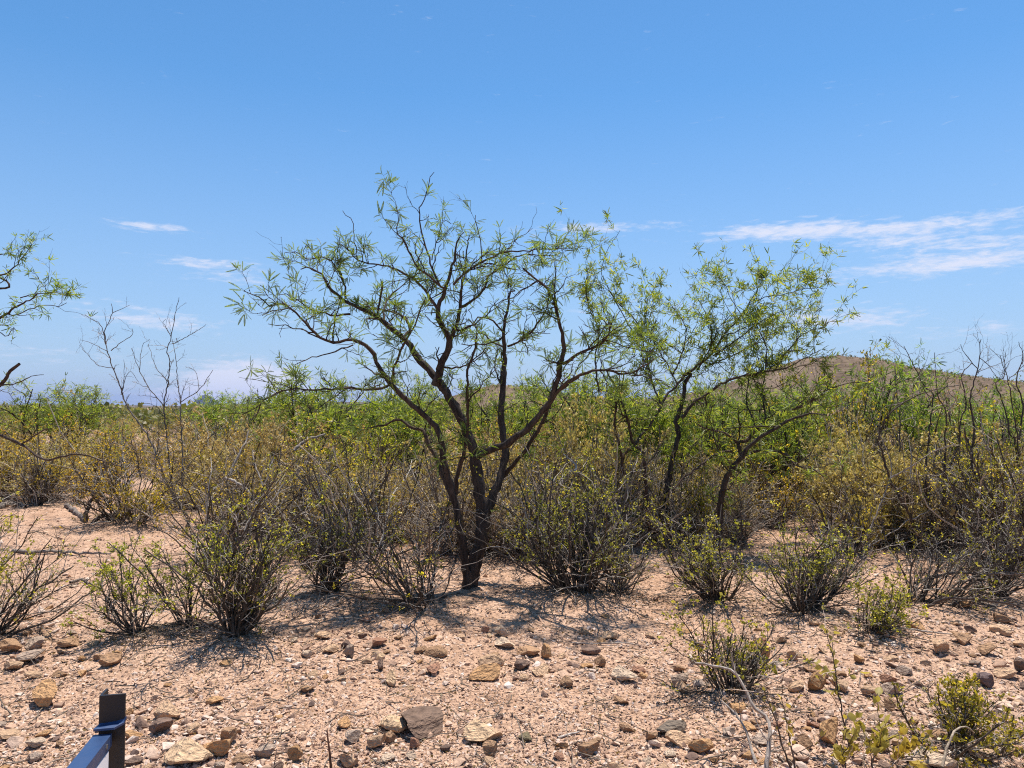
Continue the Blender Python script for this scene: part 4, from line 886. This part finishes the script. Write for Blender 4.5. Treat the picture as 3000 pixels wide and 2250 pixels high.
# single ones that the photograph shows clearly: kind, px, depth, top py, tint, width, label
SINGLE = [
 ('mesquite', 130, 21, 1100, (1.2, 1.12, .85), 1.35, 'bright green mesquite bush behind the rusty-olive bush, topping the skyline'),
 ('mesquite', 230, 22.5, 1112, (1.2, 1.12, .85), 1.0, 'smaller green mesquite bush joining the bright one beneath the bare grey shrub'),
 ('mesquite', 790, 24, 1140, (1.2, 1.12, .85), 1.7, 'round green mesquite bush right beside the distant blue butte'),
 ('mesquite', 960, 13.5, 1035, (1.2, 1.12, .85), 1.1, 'wispy mesquite showing through the lower branches of the big one'),
 ('mesquite', 1090, 15, 1060, (1.2, 1.12, .85), 1.1, 'green mesquite bush directly behind the fork of the big tree'),
 ('mesquite', 1640, 13, 1080, (1.2, 1.12, .85), 1.0, 'mesquite bush between the big tree and the feathery second one'),
 ('mesquite', 2260, 12.5, 1110, (.95, 1.05, .8), 1.2, 'green mesquite bush under the hanging tips of the leaning mesquite'),
 ('mesquite', 1760, 10.6, 1060, (1.25, 1.12, .9), .75, 'thin light-green mesquite rising behind the straw-yellow bush by the big tree'),
 ('mesquite', 1900, 11.4, 1085, (1.2, 1.1, .9), .9, 'light-green mesquite behind the crossed stems of the feathery one'),
 ('mesquite', 2060, 10.8, 1075, (1.2, 1.1, .9), .85, 'light-green mesquite behind the black stem of the feathery one'),
 ('mesquite', 2180, 11.5, 1060, (1.15, 1.1, .9), .85, 'light-green mesquite hiding the near end of the hill'),
 ('mesquite', 2330, 10.4, 1110, (1.15, 1.1, .9), .8, 'light-green mesquite at the drooping end of the leaning one'),
 ('mesquite', 1450, 12.4, 1100, (1.2, 1.1, .9), .9, 'light-green mesquite seen under the upswept limb of the big tree'),
 ('mesquite', 1230, 12.0, 1130, (1.2, 1.1, .9), .9, 'light-green mesquite seen through the fork of the big tree'),
 ('mesquite', 2720, 11.0, 1110, (1.1, 1.08, .9), .7, 'thin green mesquite behind the tall bare shrub'),
 ('creosote', 2820, 9.2, 1170, (1.12, 1, .68), .7, 'tall olive creosote mingling with the tall bare shrub'),
 ('creosote', 2930, 8.6, 1200, (1.12, 1, .68), .75, 'tall olive creosote before the bare shrub at the frame edge'),
 ('straw', 2440, 9.4, 1250, (1, 1, .8), .7, 'slim straw-yellow bush beside the drooping mesquite tips'),
 ('mesquite', 2600, 12.0, 1020, (.9, 1.0, .85), .9, 'open green mesquite before the slope of the hill'),
 ('mesquite', 2985, 12.0, 1080, (.9, 1.05, .8), .9, 'green mesquite cut by the frame edge below the end of the hill'),
 ('mesquite', 2860, 26, 1150, (.95, 1.1, .8), 1.0, 'pale green mesquite far back beside the white-roofed shed'),
 ('creosote', 2430, 11.5, 1030, (1.15, .95, .75), .62, 'tallest olive-brown creosote, its dense top set against the hill crest'),
 ('creosote', 2360, 12.3, 1090, (1.2, .95, .75), .7, 'olive-brown creosote leaning on the tallest one'),
 ('straw', 2570, 8.4, 1215, (1.15, 1.12, .8), .8, 'straw-yellow bush, brightest one, behind the tall bare shrub'),
 ('straw', 2690, 8.2, 1270, (1.15, 1.12, .8), .75, 'low straw-yellow bush beside the brightest one'),
 ('straw', 1740, 8.9, 1150, (1.15, 1.12, .8), .65, 'tall straw-yellow bush between the big mesquite and the feathery one'),
 ('straw', 1650, 10.8, 1180, (1, .95, .75), .75, 'straw-yellow bush half hidden by the branches of the big mesquite'),
 ('straw', 745, 9.8, 1215, (1.02, .9, .75), .75, 'tan dead-leaved bush with bleached branches below the distant blue butte'),
 ('straw', 830, 9.0, 1320, (1.0, .93, .78), .8, 'low tan dead-leaved bush in front of the taller tan one'),
 ('straw', 160, 12.6, 1255, (1, 1, .8), 1.1, 'pale straw bush behind the vase-shaped grey bush'),
 ('creosote', 250, 13.8, 1195, (1.28, .98, .62), 1.0, 'rusty creosote at the foot of the bright green mesquite'),
 ('creosote', 560, 11.6, 1230, (1.28, .98, .62), .8, 'rusty creosote around the stems of the bare grey shrub'),
 ('creosote', 20, 12.5, 1225, (1.28, .98, .62), 1.0, 'rusty creosote at the frame edge behind the fallen logs'),
]
for kind, px, D, ty, tint, wid, lab in SINGLE: put_bush(kind, at_px(px, D), D, top_H(ty, D), lab, None, tint, wid)
LAND = [(180, 'behind the fallen logs'), (420, 'behind the rusty-olive bush'), (600, 'behind the bare grey shrub'), (850, 'behind the tan dead-leaved bush'), (1080, 'below the lowest mesquite limb'),
        (1300, 'behind the double trunk of the big mesquite'), (1560, 'behind the upswept limb of the big mesquite'), (1800, 'between the big mesquite and the feathery one'), (2050, 'behind the feathery mesquite'),
        (2300, 'behind the leaning mesquite'), (2520, 'below the hill crest'), (2780, 'behind the tall bare shrub'), (9999, 'below the falling end of the hill')]
def side(px): return next(t for k, t in LAND if px < k)
EXTRA = [ # kind, px, base py, height, tint, width: the tangle right behind the big tree
 ('twiggy', 760, 1560, 1.15, (.95, .88, .7), 1.0, 'grey twiggy bush under the bent bleached branch'), ('straw', 880, 1520, 1.05, (1.1, .9, .7), .9, 'tan dry bush under the white peeled branch stub'),
 ('twiggy', 960, 1600, 1.0, (.95, .88, .7), .95, 'grey twiggy bush just behind the dark low creosote'), ('creosote', 1030, 1540, 1.2, (1.2, 1, .68), .9, 'olive creosote filling the gap behind the double trunk'),
 ('straw', 1180, 1580, 1.0, (1.05, .92, .7), .9, 'straw-coloured bush seen between the two stems of the trunk'), ('twiggy', 1270, 1540, 1.15, (1, .92, .75), 1.0, 'pale twiggy bush seen below the first fork'),
 ('creosote', 1380, 1560, 1.1, (1.2, 1, .68), .9, 'olive creosote right behind the main trunk'), ('straw', 1490, 1550, 1.2, (1.0, .95, .7), .9, 'straw-coloured bush under the upswept limb'),
 ('twiggy', 1640, 1560, 1.15, (1, .92, .75), 1.0, 'twiggy bush with pale dead stems over the widest dense bush'), ('straw', 1780, 1540, 1.1, (1.0, .95, .7), .9, 'straw-coloured bush at the crossed stems of the feathery mesquite'),
 ('twiggy', 1960, 1590, 1.1, (.95, .88, .7), 1.0, 'dark twiggy bush around the black stem of the feathery mesquite'), ('straw', 2050, 1530, 1.1, (1.0, .92, .7), .85, 'straw-coloured bush behind the sloping grey trunk'),
 ('twiggy', 2180, 1590, .9, (.95, .88, .7), .9, 'low twiggy bush beside the sloping grey trunk'), ('creosote', 680, 1520, 1.15, (1.15, 1, .75), .9, 'olive creosote behind the tangled grey-olive bush'),
 ('twiggy', 1330, 1610, 1.2, (1, .92, .75), .9, 'twiggy bush hugging the back of the main trunk'), ('twiggy', 1480, 1620, 1.25, (1, .92, .75), .85, 'twiggy bush rising beside the main trunk'),
 ('twiggy', 1730, 1600, 1.35, (1, .92, .75), .85, 'tall twiggy bush above the leaning creosote'), ('twiggy', 1880, 1540, 1.4, (1, .92, .75), .85, 'tall twiggy bush between crossed stems and black stem'),
 ('creosote', 2010, 1610, 1.3, (1.15, 1, .68), .75, 'olive creosote before the black stem of the feathery mesquite'), ('twiggy', 2110, 1560, 1.3, (1, .92, .75), .8, 'tall twiggy bush wrapped round the sloping trunk'),
 ('twiggy', 2700, 1600, 1.4, (.95, .85, .7), .85, 'tall twiggy bush among the stems of the tall bare shrub'), ('twiggy', 2960, 1590, 1.4, (.95, .85, .7), .85, 'tall twiggy bush at the frame edge among bare stems'),
 ('twiggy', 860, 1600, 1.1, (1, .92, .75), .9, 'twiggy bush between the upright bush and the dark low one'), ('straw', 1100, 1590, 1.1, (1, .95, .78), .85, 'straw-coloured bush behind the tangled twiggy one'),
 ('twiggy', 560, 1490, 1.0, (.95, .8, .65), .9, 'grey twiggy bush at the feet of the bare grey shrub'),
 ('twiggy', 2880, 1540, 1.1, (.95, .75, .55), 1.0, 'reddish twiggy bush behind the leafy edge bush'), ('straw', 2760, 1500, 1.1, (1.05, 1, .75), .9, 'straw-yellow bush behind the reddish twiggy one'),
 ('creosote', 2150, 1500, 1.2, (1.2, 1, .68), .8, 'olive creosote behind the low twiggy bush by the sloping trunk')]
for kind, px, py, H, tint, wid, lab in EXTRA:
    g = G(px, py); put_bush(kind, g[0], g[1], H, lab, None, tint, wid)
for D in (10.2, 11.4, 12.8, 14.5, 16.5, 19, 22, 26, 31, 38):
    wv = D*1.55; n = int(wv/(1.25+.012*D))
    for i in range(n):
        x = -wv/2+wv*(i+.5+rm.uniform(-.38, .38))/n; y = D*rm.uniform(.95, 1.06); px = CX+x/y*F
        if px < 470 and y < 14.2: continue
        if 2230 < px < 2520 and y < 12.2: continue
        u = rm.random(); kind = 'creosote' if u < .48 else 'straw' if u < .72 else 'twiggy' if u < .88 else 'mesquite'
        if kind == 'mesquite' and y < 15: kind = 'twiggy'
        if 300 < px < 580 and kind == 'mesquite': kind = 'creosote'
        H = dict(creosote=1.35, straw=1.15, twiggy=1.15, mesquite=1.75+.012*y)[kind]*(rm.uniform(.6, 1.2) if rm.random() < .8 else rm.uniform(1.15, 1.45))
        nm = dict(creosote='olive creosote', straw='straw-coloured', twiggy='grey twiggy', mesquite='green mesquite')[kind]
        ds = 'near' if y < 12 else 'middle' if y < 16 else 'deep' if y < 24 else 'farthest'; hw = 'low' if H < 1.1 else 'tall' if H > 1.4 else 'waist-high'
        lab = f'{hw} {nm} bush in the {ds} thicket {side(px)}'
        tint = tuple(np.array({'creosote': (1.2, 1.0, .66), 'straw': (1.0, .97, .78), 'twiggy': (.95, .86, .7), 'mesquite': (1.1, 1.05, .9)}[kind])*rm.uniform(.85, 1.15, 3))
        put_bush(kind, x, y, H, lab, f'{hw} {nm} bushes of the {ds} thicket {side(px)}', tint, rm.uniform(.85, 1.15))

def clumps(r, pts, H, per, size):
    n = len(pts); p = np.repeat(pts, per, 0); h = np.repeat(H, per)
    d = rnd_dirs(r, n*per); rad = r.random(n*per)**.5
    p = p+d*np.stack([h*.62*rad, h*.62*rad, h*.5*rad], -1); p[:, 2] += h*.5
    s = size*h*np.exp(r.normal(size=len(p))*.3); return rhombs(r, p, rnd_dirs(r, len(p)), s, s*.45)
rf = np.random.default_rng(9)
n = 5200; D = 40*(400/40)**rf.random(n); a = rf.uniform(-.72, .72, n); pts = np.stack([np.tan(a)*D, D], -1); pts = np.c_[pts, height(pts[:, 0], pts[:, 1])]
Hs = rf.uniform(.9, 1.6, n); Hs[rf.random(n) < .06] *= 1.4
tag(obj('desert_scrub', mesh_from('desert_scrub', [clumps(rf, pts, Hs, 60, .15)], False), M['scrub'], None, (1, 1, 1)), 'far scrub covering the plain up to the hill', 'scrub', kind='stuff')
n = 5000; X = rf.uniform(hx[0], hx[-1]*.8, n); Y = rf.uniform(400, 720, n); pts = np.stack([X, Y, hill_z(X, Y)], -1)
tag(obj('hill_scrub', mesh_from('hill_scrub', [clumps(rf, pts, rf.uniform(.8, 2.0, n), 14, .42)], False), M['scrub'], None, (1.0, .85, .75)), 'low scrub dotting the stony hill', 'scrub', kind='stuff')

# ------------------------------------------------------------------ shed far behind, seen as a white roof
M['roofw'] = m_paint('white_roof', (.78, .78, .76), .5); M['shedw'] = m_paint('shed_board', (.35, .32, .28), .8); M['dkglass'] = m_paint('dark_window', (.03, .035, .04), .2)
def box(x0, x1, y0, y1, z0, z1):
    v = np.array([(x, y, z) for z in (z0, z1) for y in (y0, y1) for x in (x0, x1)], float)
    return v, np.array([[0, 2, 3, 1], [4, 5, 7, 6], [0, 1, 5, 4], [2, 6, 7, 3], [0, 4, 6, 2], [1, 3, 7, 5]])
sx, sy = at_px(2800, 138), 138.0; sz = float(height(sx, sy))
e = empty('shed', (sx, sy, sz), 'far shed with a low white roof glimpsed through the bare stems below the hill', 'shed')
obj('wall', mesh_from('wall', [box(-3.0, 3.0, -2, 2, -.4, 1.9)], False), M['shedw'], e)
rv = np.array([(-3.5, -2.5, 1.9), (3.5, -2.5, 1.9), (3.5, 0, 2.65), (-3.5, 0, 2.65), (-3.5, 2.5, 1.9), (3.5, 2.5, 1.9)], float)
rv2 = rv-np.array([0, 0, .12]); obj('roof', mesh_from('roof', [(np.vstack([rv, rv2]), np.array([[0, 1, 2, 3], [3, 2, 5, 4], [6, 9, 8, 7], [9, 10, 11, 8], [0, 6, 7, 1], [4, 5, 11, 10]]))], False), M['roofw'], e)
obj('window', mesh_from('window', [box(-1.9, -.9, -2.04, -1.99, .8, 1.5)], False), M['dkglass'], e); obj('door', mesh_from('door', [box(.9, 1.8, -2.04, -1.99, -.2, 1.75)], False), M['roofw'], e)

# ------------------------------------------------------------------ metal sign frame beside the camera
M['post'] = m_paint('black_iron', (.009, .008, .009), .5, .0, (.06, .03, .024), -.01, 22); M['rail'] = m_paint('sky_tinted_rail', (.03, .06, .14), .38, .1, (.13, .15, .19), -.02, 30)  # rail colour has the blue sky's reflection on dark metal painted in
M['panel'] = m_paint('white_panel', (.80, .78, .77), .55, 0, (.30, .12, .055), -.03, 4); M['ink'] = m_paint('blue_ink', (.03, .06, .22), .5); M['bolt'] = m_paint('worn_bolt', (.3, .29, .28), .4, .8)
def bevel(o, w=.0012):
    m = o.modifiers.new('bevel', 'BEVEL'); m.width = w; m.segments = 2; m.limit_method = 'ANGLE'; return o
SD = 1.74; sp = P(327, 2140, SD); ux = np.array([-.213, 1.0, 0]); ux /= np.linalg.norm(ux); rz = math.atan2(-ux[0], ux[1])
e = empty('sign_frame', (sp[0], sp[1], float(height(sp[0], sp[1]))), 'black iron post with a sky-tinted metal rail and white rust-streaked sign panel at the lower edge', 'sign', None, rz)
zb = e.location.z; ztop = P(327, 2036, SD)[2]-zb; zr = P(312, 2142, SD)[2]-zb
# frame coordinates: +y runs away from the camera along the rail, +x to the side of the panel face
def L_post(y):
    pt = [(-.029, 0), (.029, 0), (.029, .006), (-.023, .006), (-.023, .046), (-.029, .046)]
    v = np.array([(a, b+y, z) for z in (-.3, ztop) for a, b in pt]); n = 6
    f4 = np.array([[i, (i+1) % n, (i+1) % n+n, i+n] for i in range(n)]); cap = np.array([[6, 7, 8, 9], [6, 9, 10, 11]]); return [(v, f4), (v, cap)]
for y, nm in ((.0, 'post'), (-.78, 'post')): bevel(obj(nm, mesh_from(nm, L_post(y), False), M['post'], e))
bevel(obj('rail', mesh_from('rail', [box(-.036, .005, -.76, -.012, zr-.03, zr)], False), M['rail'], e))
tb = np.array([(-.034, -.012, .004), (.012, -.012, .004), (.03, .0, .01), (.034, .004, .022), (.026, .012, .018), (.0, .012, .012), (-.022, .012, .012), (-.03, .004, .006)])
tv = np.vstack([tb, tb-np.array([0, 0, .005])]); n = 8
obj('tab', mesh_from('tab', [(tv+np.array([0, -.008, zr+.012]), np.array([[i, (i+1) % n, (i+1) % n+n, i+n] for i in range(n)])), (tv+np.array([0, -.008, zr+.012]), np.array([[0, 1, 2, 7], [7, 2, 5, 6], [2, 3, 4, 5], [15, 10, 9, 8], [14, 13, 10, 15], [13, 12, 11, 10]]))], False), M['rail'], e)
pn = bevel(obj('panel', mesh_from('panel', [box(.0, .004, -.75, -.03, zr-.62, zr-.034)], False), M['panel'], e), .0006)
obj('lettering', mesh_from('lettering', [(np.array([(.0052, -.135, zr-.10), (.0052, -.10, zr-.10), (.0052, -.122, zr-.048), (.0052, -.128, zr-.048)]), np.array([[0, 1, 2, 3]]))], False), M['ink'], pn)
hb = []
for y in (-.05, -.40, -.72):
    a = np.arange(6)*math.pi/3; v = np.array([(.0068, y+.006*math.cos(q), zr-.015+.006*math.sin(q)) for q in a]+[(.004, y+.006*math.cos(q), zr-.015+.006*math.sin(q)) for q in a])
    obj('bolt', mesh_from('bolt', [(v, np.array([[i, (i+1) % 6, (i+1) % 6+6, i+6] for i in range(6)])), (v, np.array([[0, 1, 2, 3], [0, 3, 4, 5]]))], False), M['bolt'], e)

# ------------------------------------------------------------------ fallen wood, dead stems, broad-leaved saplings
rw = np.random.default_rng(61)
def branch(name, pts, D0, D1, r0, r1, label, mat, cat='branch', side=0, tint=(1, 1, 1), ground=False, slen=(.05, .2), group=None):
    q = np.array(pts, float); n0 = len(q)
    P3 = np.array([G(a, b) for a, b in q]) if ground else np.array([P(a, b, D0+(D1-D0)*i/(n0-1)) for i, (a, b) in enumerate(q)])
    if ground: P3[:, 2] = height(P3[:, 0], P3[:, 1])+r0*.7+np.abs(rw.normal(size=n0))*.012; D0 = D1 = P3[0, 1]
    L = np.linalg.norm(np.diff(P3, axis=0), axis=1).sum(); n = max(7, int(L/.035)); c = catmull(P3, n); c[1:-1] += rw.normal(size=(n-2, 3))*r0*.25
    parts = [rough_tube(rw, c, np.linspace(r0, r1, n), 7, .2)]
    if side:
        i = rw.integers(1, n-1, side); A = grow(rw, c[i], unit(c[i+0]-c[i-1])+.9*rnd_dirs(rw, side)+np.array([0, 0, .3 if ground else .1]), rw.uniform(*slen, side), 6, .2, 0, .12)
        parts.append(tubes(A, r1*.8*np.linspace(1, .4, 6)[None]*np.ones((side, 1)), 4))
    loc = c[0].copy(); o = obj(name, mesh_from(name, [(v-loc, f) for v, f in parts]), mat, None, tint, loc); return tag(o, label, cat, group)
branch('fallen_branch', [(36, 1618), (90, 1624), (160, 1622), (230, 1628), (325, 1632)], 0, 0, .02, .008, 'long weathered branch lying flat across the pink soil', M['dead'], side=5, ground=True, tint=(.55, .5, .46))
branch('fallen_log', [(-60, 1500), (0, 1492), (30, 1482), (75, 1490)], 0, 0, .045, .02, 'grey fallen log by the vase-shaped bush at the frame edge', M['dead'], 'log', 4, (.5, .46, .43), True)
branch('fallen_log', [(-40, 1462), (0, 1452), (25, 1440), (50, 1448)], 0, 0, .035, .012, 'crooked pale log behind the grey one at the frame edge', M['dead'], 'log', 4, (.75, .7, .66), True)
branch('fallen_branch', [(195, 1486), (225, 1508), (250, 1530)], 0, 0, .035, .02, 'short split stump-end lying before the rusty-olive bush', M['dead'], side=2, ground=True, tint=(.55, .5, .48))
branch('gnarled_stem', [(254, 1541), (252, 1505), (268, 1465), (300, 1442), (330, 1450)], 9.55, 9.75, .032, .016, 'arched bare stem curving up beside the rusty-olive bush', M['limb'], 'branch', 3)
branch('gnarled_stem', [(272, 1541), (282, 1520), (310, 1508), (345, 1522), (372, 1530)], 9.5, 9.6, .03, .03, 'low crooked root stem at the foot of the rusty-olive bush', M['limb'], 'branch', 2)
branch('dry_stick', [(2585, 1848), (2650, 1852), (2730, 1860), (2808, 1868)], 0, 0, .008, .004, 'long thin pale stick lying beside the short compact bush', M['dead'], 'stick', 2, (.8, .75, .7), True)
branch('dry_stick', [(1634, 2166), (1660, 2158), (1698, 2151)], 0, 0, .007, .004, 'short bleached stick on open gravel near the pyramid-shaped stone', M['dead'], 'stick', 0, (1.25, 1.22, 1.2), True)
branch('dry_stick', [(1676, 1888), (1760, 1890), (1830, 1891), (1872, 1896)], 0, 0, .006, .003, 'thin pale stick lying behind the stone belt', M['dead'], 'stick', 1, (.9, .85, .8), True)
branch('dry_stick', [(205, 1710), (240, 1700), (275, 1716), (330, 1700)], 0, 0, .012, .005, 'forked stick on pink soil behind the knee-high bush', M['dead'], 'stick', 3, (.55, .5, .46), True)
branch('dead_branch', [(672, 1393), (691, 1350), (710, 1312), (721, 1293), (728, 1262)], 8.6, 8.9, .018, .008, 'bleached forked branch standing in the tan dead-leaved bush', M['dead'], 'branch', 6, (.8, .77, .73))
branch('dead_branch', [(660, 1399), (702, 1418), (734, 1447), (765, 1500)], 8.5, 8.2, .016, .008, 'bleached branch bending down from the tan dead-leaved bush', M['dead'], 'branch', 4, (.85, .83, .8))
branch('dead_branch', [(780, 1480), (770, 1420), (745, 1360), (740, 1320)], 8.4, 8.6, .014, .006, 'upright bleached stick in the low tan dead-leaved bush', M['dead'], 'branch', 7, (.95, .92, .88), slen=(.1, .35))
branch('dead_branch', [(800, 1470), (830, 1420), (880, 1400), (915, 1382)], 8.3, 8.5, .013, .006, 'slanting bleached stick low behind the upright many-stemmed bush', M['dead'], 'branch', 7, (.95, .92, .88), slen=(.1, .35))
branch('dead_branch', [(862, 1320), (892, 1293), (920, 1282), (952, 1272)], 8.6, 8.8, .02, .012, 'white peeled branch stub pointing up beneath the lowest mesquite limb', M['dead'], 'branch', 3, (.8, .77, .73))
branch('dead_branch', [(1640, 1420), (1655, 1390), (1690, 1370), (1650, 1330)], 7.6, 7.9, .02, .008, 'pale dead branch in the grey-twigged bush behind the trunk', M['dead'], 'branch', 5, (1, .98, .96))
branch('dead_branch', [(2540, 1570), (2590, 1450), (2612, 1380), (2598, 1320), (2560, 1240)], 7.3, 7.6, .009, .004, 'slender pale dead branch forking before the straw-yellow bush', M['dead'], 'branch', 8, (.7, .67, .62), slen=(.2, .5))
branch('dead_branch', [(2610, 1400), (2680, 1360), (2740, 1320), (2800, 1300)], 7.2, 7.0, .008, .004, 'thin pale dead branch slanting across the tall bare shrub', M['dead'], 'branch', 4, (.75, .7, .66), slen=(.1, .3))
branch('dead_branch', [(2680, 1708), (2740, 1688), (2800, 1678), (2900, 1680), (3020, 1684)], 6.0, 5.7, .014, .006, 'long grey branch stretched level above the stony edge', M['dead'], 'branch', 6, (.45, .42, .4), slen=(.1, .4))
branch('dead_branch', [(2706, 1782), (2768, 1753), (2850, 1755), (2930, 1765), (3030, 1785)], 5.7, 5.3, .014, .006, 'long brown branch sagging low over the stony edge', M['dead'], 'branch', 7, (.3, .26, .24), slen=(.1, .4))
branch('bleached_branch', [(2245, 2262), (2250, 2200), (2255, 2140), (2248, 2105), (2200, 2065), (2180, 2010), (2140, 1960), (2090, 1950), (2036, 1942)], 3.05, 3.35, .009, .004, 'bleached arching branch in front of the solitary spindly bush', M['dead'], 'branch', 5, (.95, .9, .86), slen=(.06, .18))
branch('bleached_branch', [(2215, 2235), (2200, 2190), (2180, 2130), (2150, 2085), (2110, 2050)], 3.1, 3.3, .007, .003, 'shorter bleached branch crossing the arching one', M['dead'], 'branch', 4, (.95, .92, .88), slen=(.05, .15))
branch('bleached_branch', [(2760, 2246), (2775, 2190), (2800, 2140), (2830, 2128), (2852, 2145)], 3.05, 3.2, .006, .003, 'bent pale stalk hooking over the nearest leafy bush', M['dead'], 'branch', 0, (1, .9, .75))
branch('dry_stalk', [(973, 2275), (969, 2230), (963, 2180), (958, 2138)], 3.12, 3.12, .0065, .003, 'reddish dead stem poking straight up at the lower edge', M['limb'], 'stem', 0, (2.2, 1.7, 1.5))
for px, ty, lab in ((806, 2195, 'thin upright dry twig beside the grey-tan stone'), (905, 2215, 'thin dry twig leaning near the square reddish stone')):
    branch('dry_twig', [(px-4, 2270), (px-2, 2240), (px+4, ty)], 3.12, 3.1, .003, .0015, lab, M['dead'], 'twig', 3, (.6, .5, .45), slen=(.03, .08))
def sapling(pts, D, leaves, label, tint, ls=.03, tips=True, side=4):
    r = rw; q = np.array([P(a, b, D+.03*i) for i, (a, b) in enumerate(pts)]); n = 16; c = catmull(q, n); c[:, :2] += r.normal(size=(n, 2))*.0025
    A = grow(r, c[r.integers(3, n-2, side)], rnd_dirs(r, side)+np.array([0, 0, .7]), r.uniform(.08, .2, side), 6, .15, .05, .1)
    loc = c[0].copy(); e = empty('sapling', loc, label, 'plant')
    obj('stem', mesh_from('stem', [(v-loc, f) for v, f in [rough_tube(r, c, np.linspace(.0045, .002, n), 5, .1), tubes(A, .0016*np.ones((side, 6)), 4)]]), M['stem'], e, (1.3, 1.1, 1.0))
    p1, t1, _, _ = pick(r, A, max(1, leaves//(2*side)), .3, 1.05); p2, t2, _, _ = pick(r, c[None], leaves//2, .45, 1.0)
    p, d = np.vstack([p1, p2]), np.vstack([t1, t2]); d = unit(d*.5+rnd_dirs(r, len(p))*.8+np.array([0, 0, .25])); s = ls*np.exp(r.normal(size=len(p))*.25)
    # each leaf: a folded blade with a midrib
    w = unit(np.cross(d, rnd_dirs(r, len(p)))); up = np.cross(w, d)
    me_cache = None
    for k in range(len(p)):
        if me_cache is None:
            u = np.linspace(0, 1, 5); wd = np.array([0, .26, .32, .2, 0]); V = np.vstack([np.c_[u, 0*u, -.12*u*u], np.c_[u, wd, .08*np.sin(u*3.1)-.12*u*u], np.c_[u, -wd, .08*np.sin(u*3.1)-.12*u*u]])
            me_cache = mesh_from('leaf', [(V, np.array([[i, i+1, 6+i, 5+i] for i in range(4)]+[[i+1, i, 10+i, 11+i] for i in range(4)]))]); me_cache.materials.append(M['bleaf'])
        o = obj('leaf', me_cache, None, e, tuple(np.array(tint)*r.uniform(.75, 1.2)))
        o.matrix_local = Matrix.Translation(Vector(p[k]-loc)) @ Matrix(np.stack([d[k], w[k], up[k]], -1).tolist()).to_4x4() @ Matrix.Scale(float(s[k]), 4)
c6 = lambda L: [(2200+x/2.765, 1750+y/2.765) for x, y in L]
sapling(c6([(830, 1300), (780, 1120), (730, 900), (700, 720), (680, 560), (650, 420), (615, 270)]), 3.15, 64, 'tall thin broad-leaved sapling before the square ochre block', (1, 1, .9), .026, side=7)
sapling(c6([(330, 1420), (260, 1200), (190, 980), (120, 800), (70, 690)]), 3.0, 12, 'leaning reddish sapling with few leaves near the bleached branches', (.95, .9, .8), .022, side=5)
sapling(c6([(370, 1420), (330, 1250), (300, 1100), (280, 960), (265, 900)]), 2.95, 26, 'short sapling with pale curled leaves between the bleached branches and the tall sapling', (1.1, 1.0, .9), .024, side=4)
sapling(c6([(980, 1440), (985, 1340), (1000, 1240), (1060, 1150), (1075, 1080)]), 2.95, 110, 'low yellow-green broad-leaved plant cut by the lower edge', (1.0, 1.0, .7), .034, side=9)
sapling(c6([(760, 1440), (770, 1360), (740, 1290), (720, 1240)]), 2.95, 90, 'bushy yellow seedling cut by the lower edge beside the tall sapling', (1.05, 1.0, .7), .03, side=8)
sapling(c6([(1180, 1440), (1190, 1330), (1230, 1250), (1270, 1200)]), 2.95, 80, 'yellow seedling at the lower edge under the nearest leafy bush', (1.1, 1.0, .7), .03, side=8)

# ------------------------------------------------------------------ twig litter under the bushes
rl = np.random.default_rng(88); pp = []
for s_, g in zip(SHRUBS, BASES):
    k = 95; a = rl.uniform(0, 6.28, k); q = np.abs(rl.normal(size=k))*.55*s_[4]/F*g[1]+.05; pp.append(np.stack([g[0]+np.cos(a)*q, g[1]+np.sin(a)*q], -1))
pp.append(scatter_px(rl, 1500, 1440, 2250, .7)); q = np.concatenate(pp); n = len(q)
a = rl.uniform(0, 6.28, n); st = np.c_[q, height(q[:, 0], q[:, 1])+.004]
A = grow(rl, st, np.stack([np.cos(a), np.sin(a), rl.uniform(-.02, .22, n)], -1), np.exp(rl.normal(size=n)*.5)*.085, 4, .16, 0, .1)
A[:, :, 2] = np.maximum(A[:, :, 2], height(A[:, :, 0], A[:, :, 1])+.002)
tag(obj('twig_litter', mesh_from('twig_litter', [tubes(A, rl.uniform(.0015, .0042, (n, 1))*np.linspace(1, .6, 4)[None], 4)]), M['dead'], None, (.5, .44, .38)), 'dry twigs and bits of bark littering the soil under the bushes', 'litter', kind='stuff')
n = 9000; i = rl.integers(len(q), size=n); p = np.c_[q[i]+rl.normal(size=(n, 2))*.06, np.zeros(n)]; p[:, 2] = height(p[:, 0], p[:, 1])+.006
d = rnd_dirs(rl, n)*np.array([1, 1, .3]); sz = rl.uniform(.008, .02, n)
tag(obj('leaf_litter', mesh_from('leaf_litter', [rhombs(rl, p, d, sz, sz*.4)], False), M['straw'], None, (.45, .36, .3)), 'dead brown leaves scattered on the soil round the bush feet', 'litter', kind='stuff')

# ------------------------------------------------------------------ the air: far land fades to blue
mh, N, out = mat_base('haze_air'); pv = N.add('ShaderNodeVolumePrincipled'); pv.inputs['Color'].default_value = (.28, .40, .86, 1); pv.inputs['Density'].default_value = HAZE; pv.inputs['Anisotropy'].default_value = .2
N.l.new(pv.outputs[0], out.inputs['Volume'])
tag(obj('haze', mesh_from('haze', [box(-15600, 15600, -2600, 15600, -60, 260)], False), mh), 'thin pale blue haze filling the air over the plain', 'haze', kind='stuff')
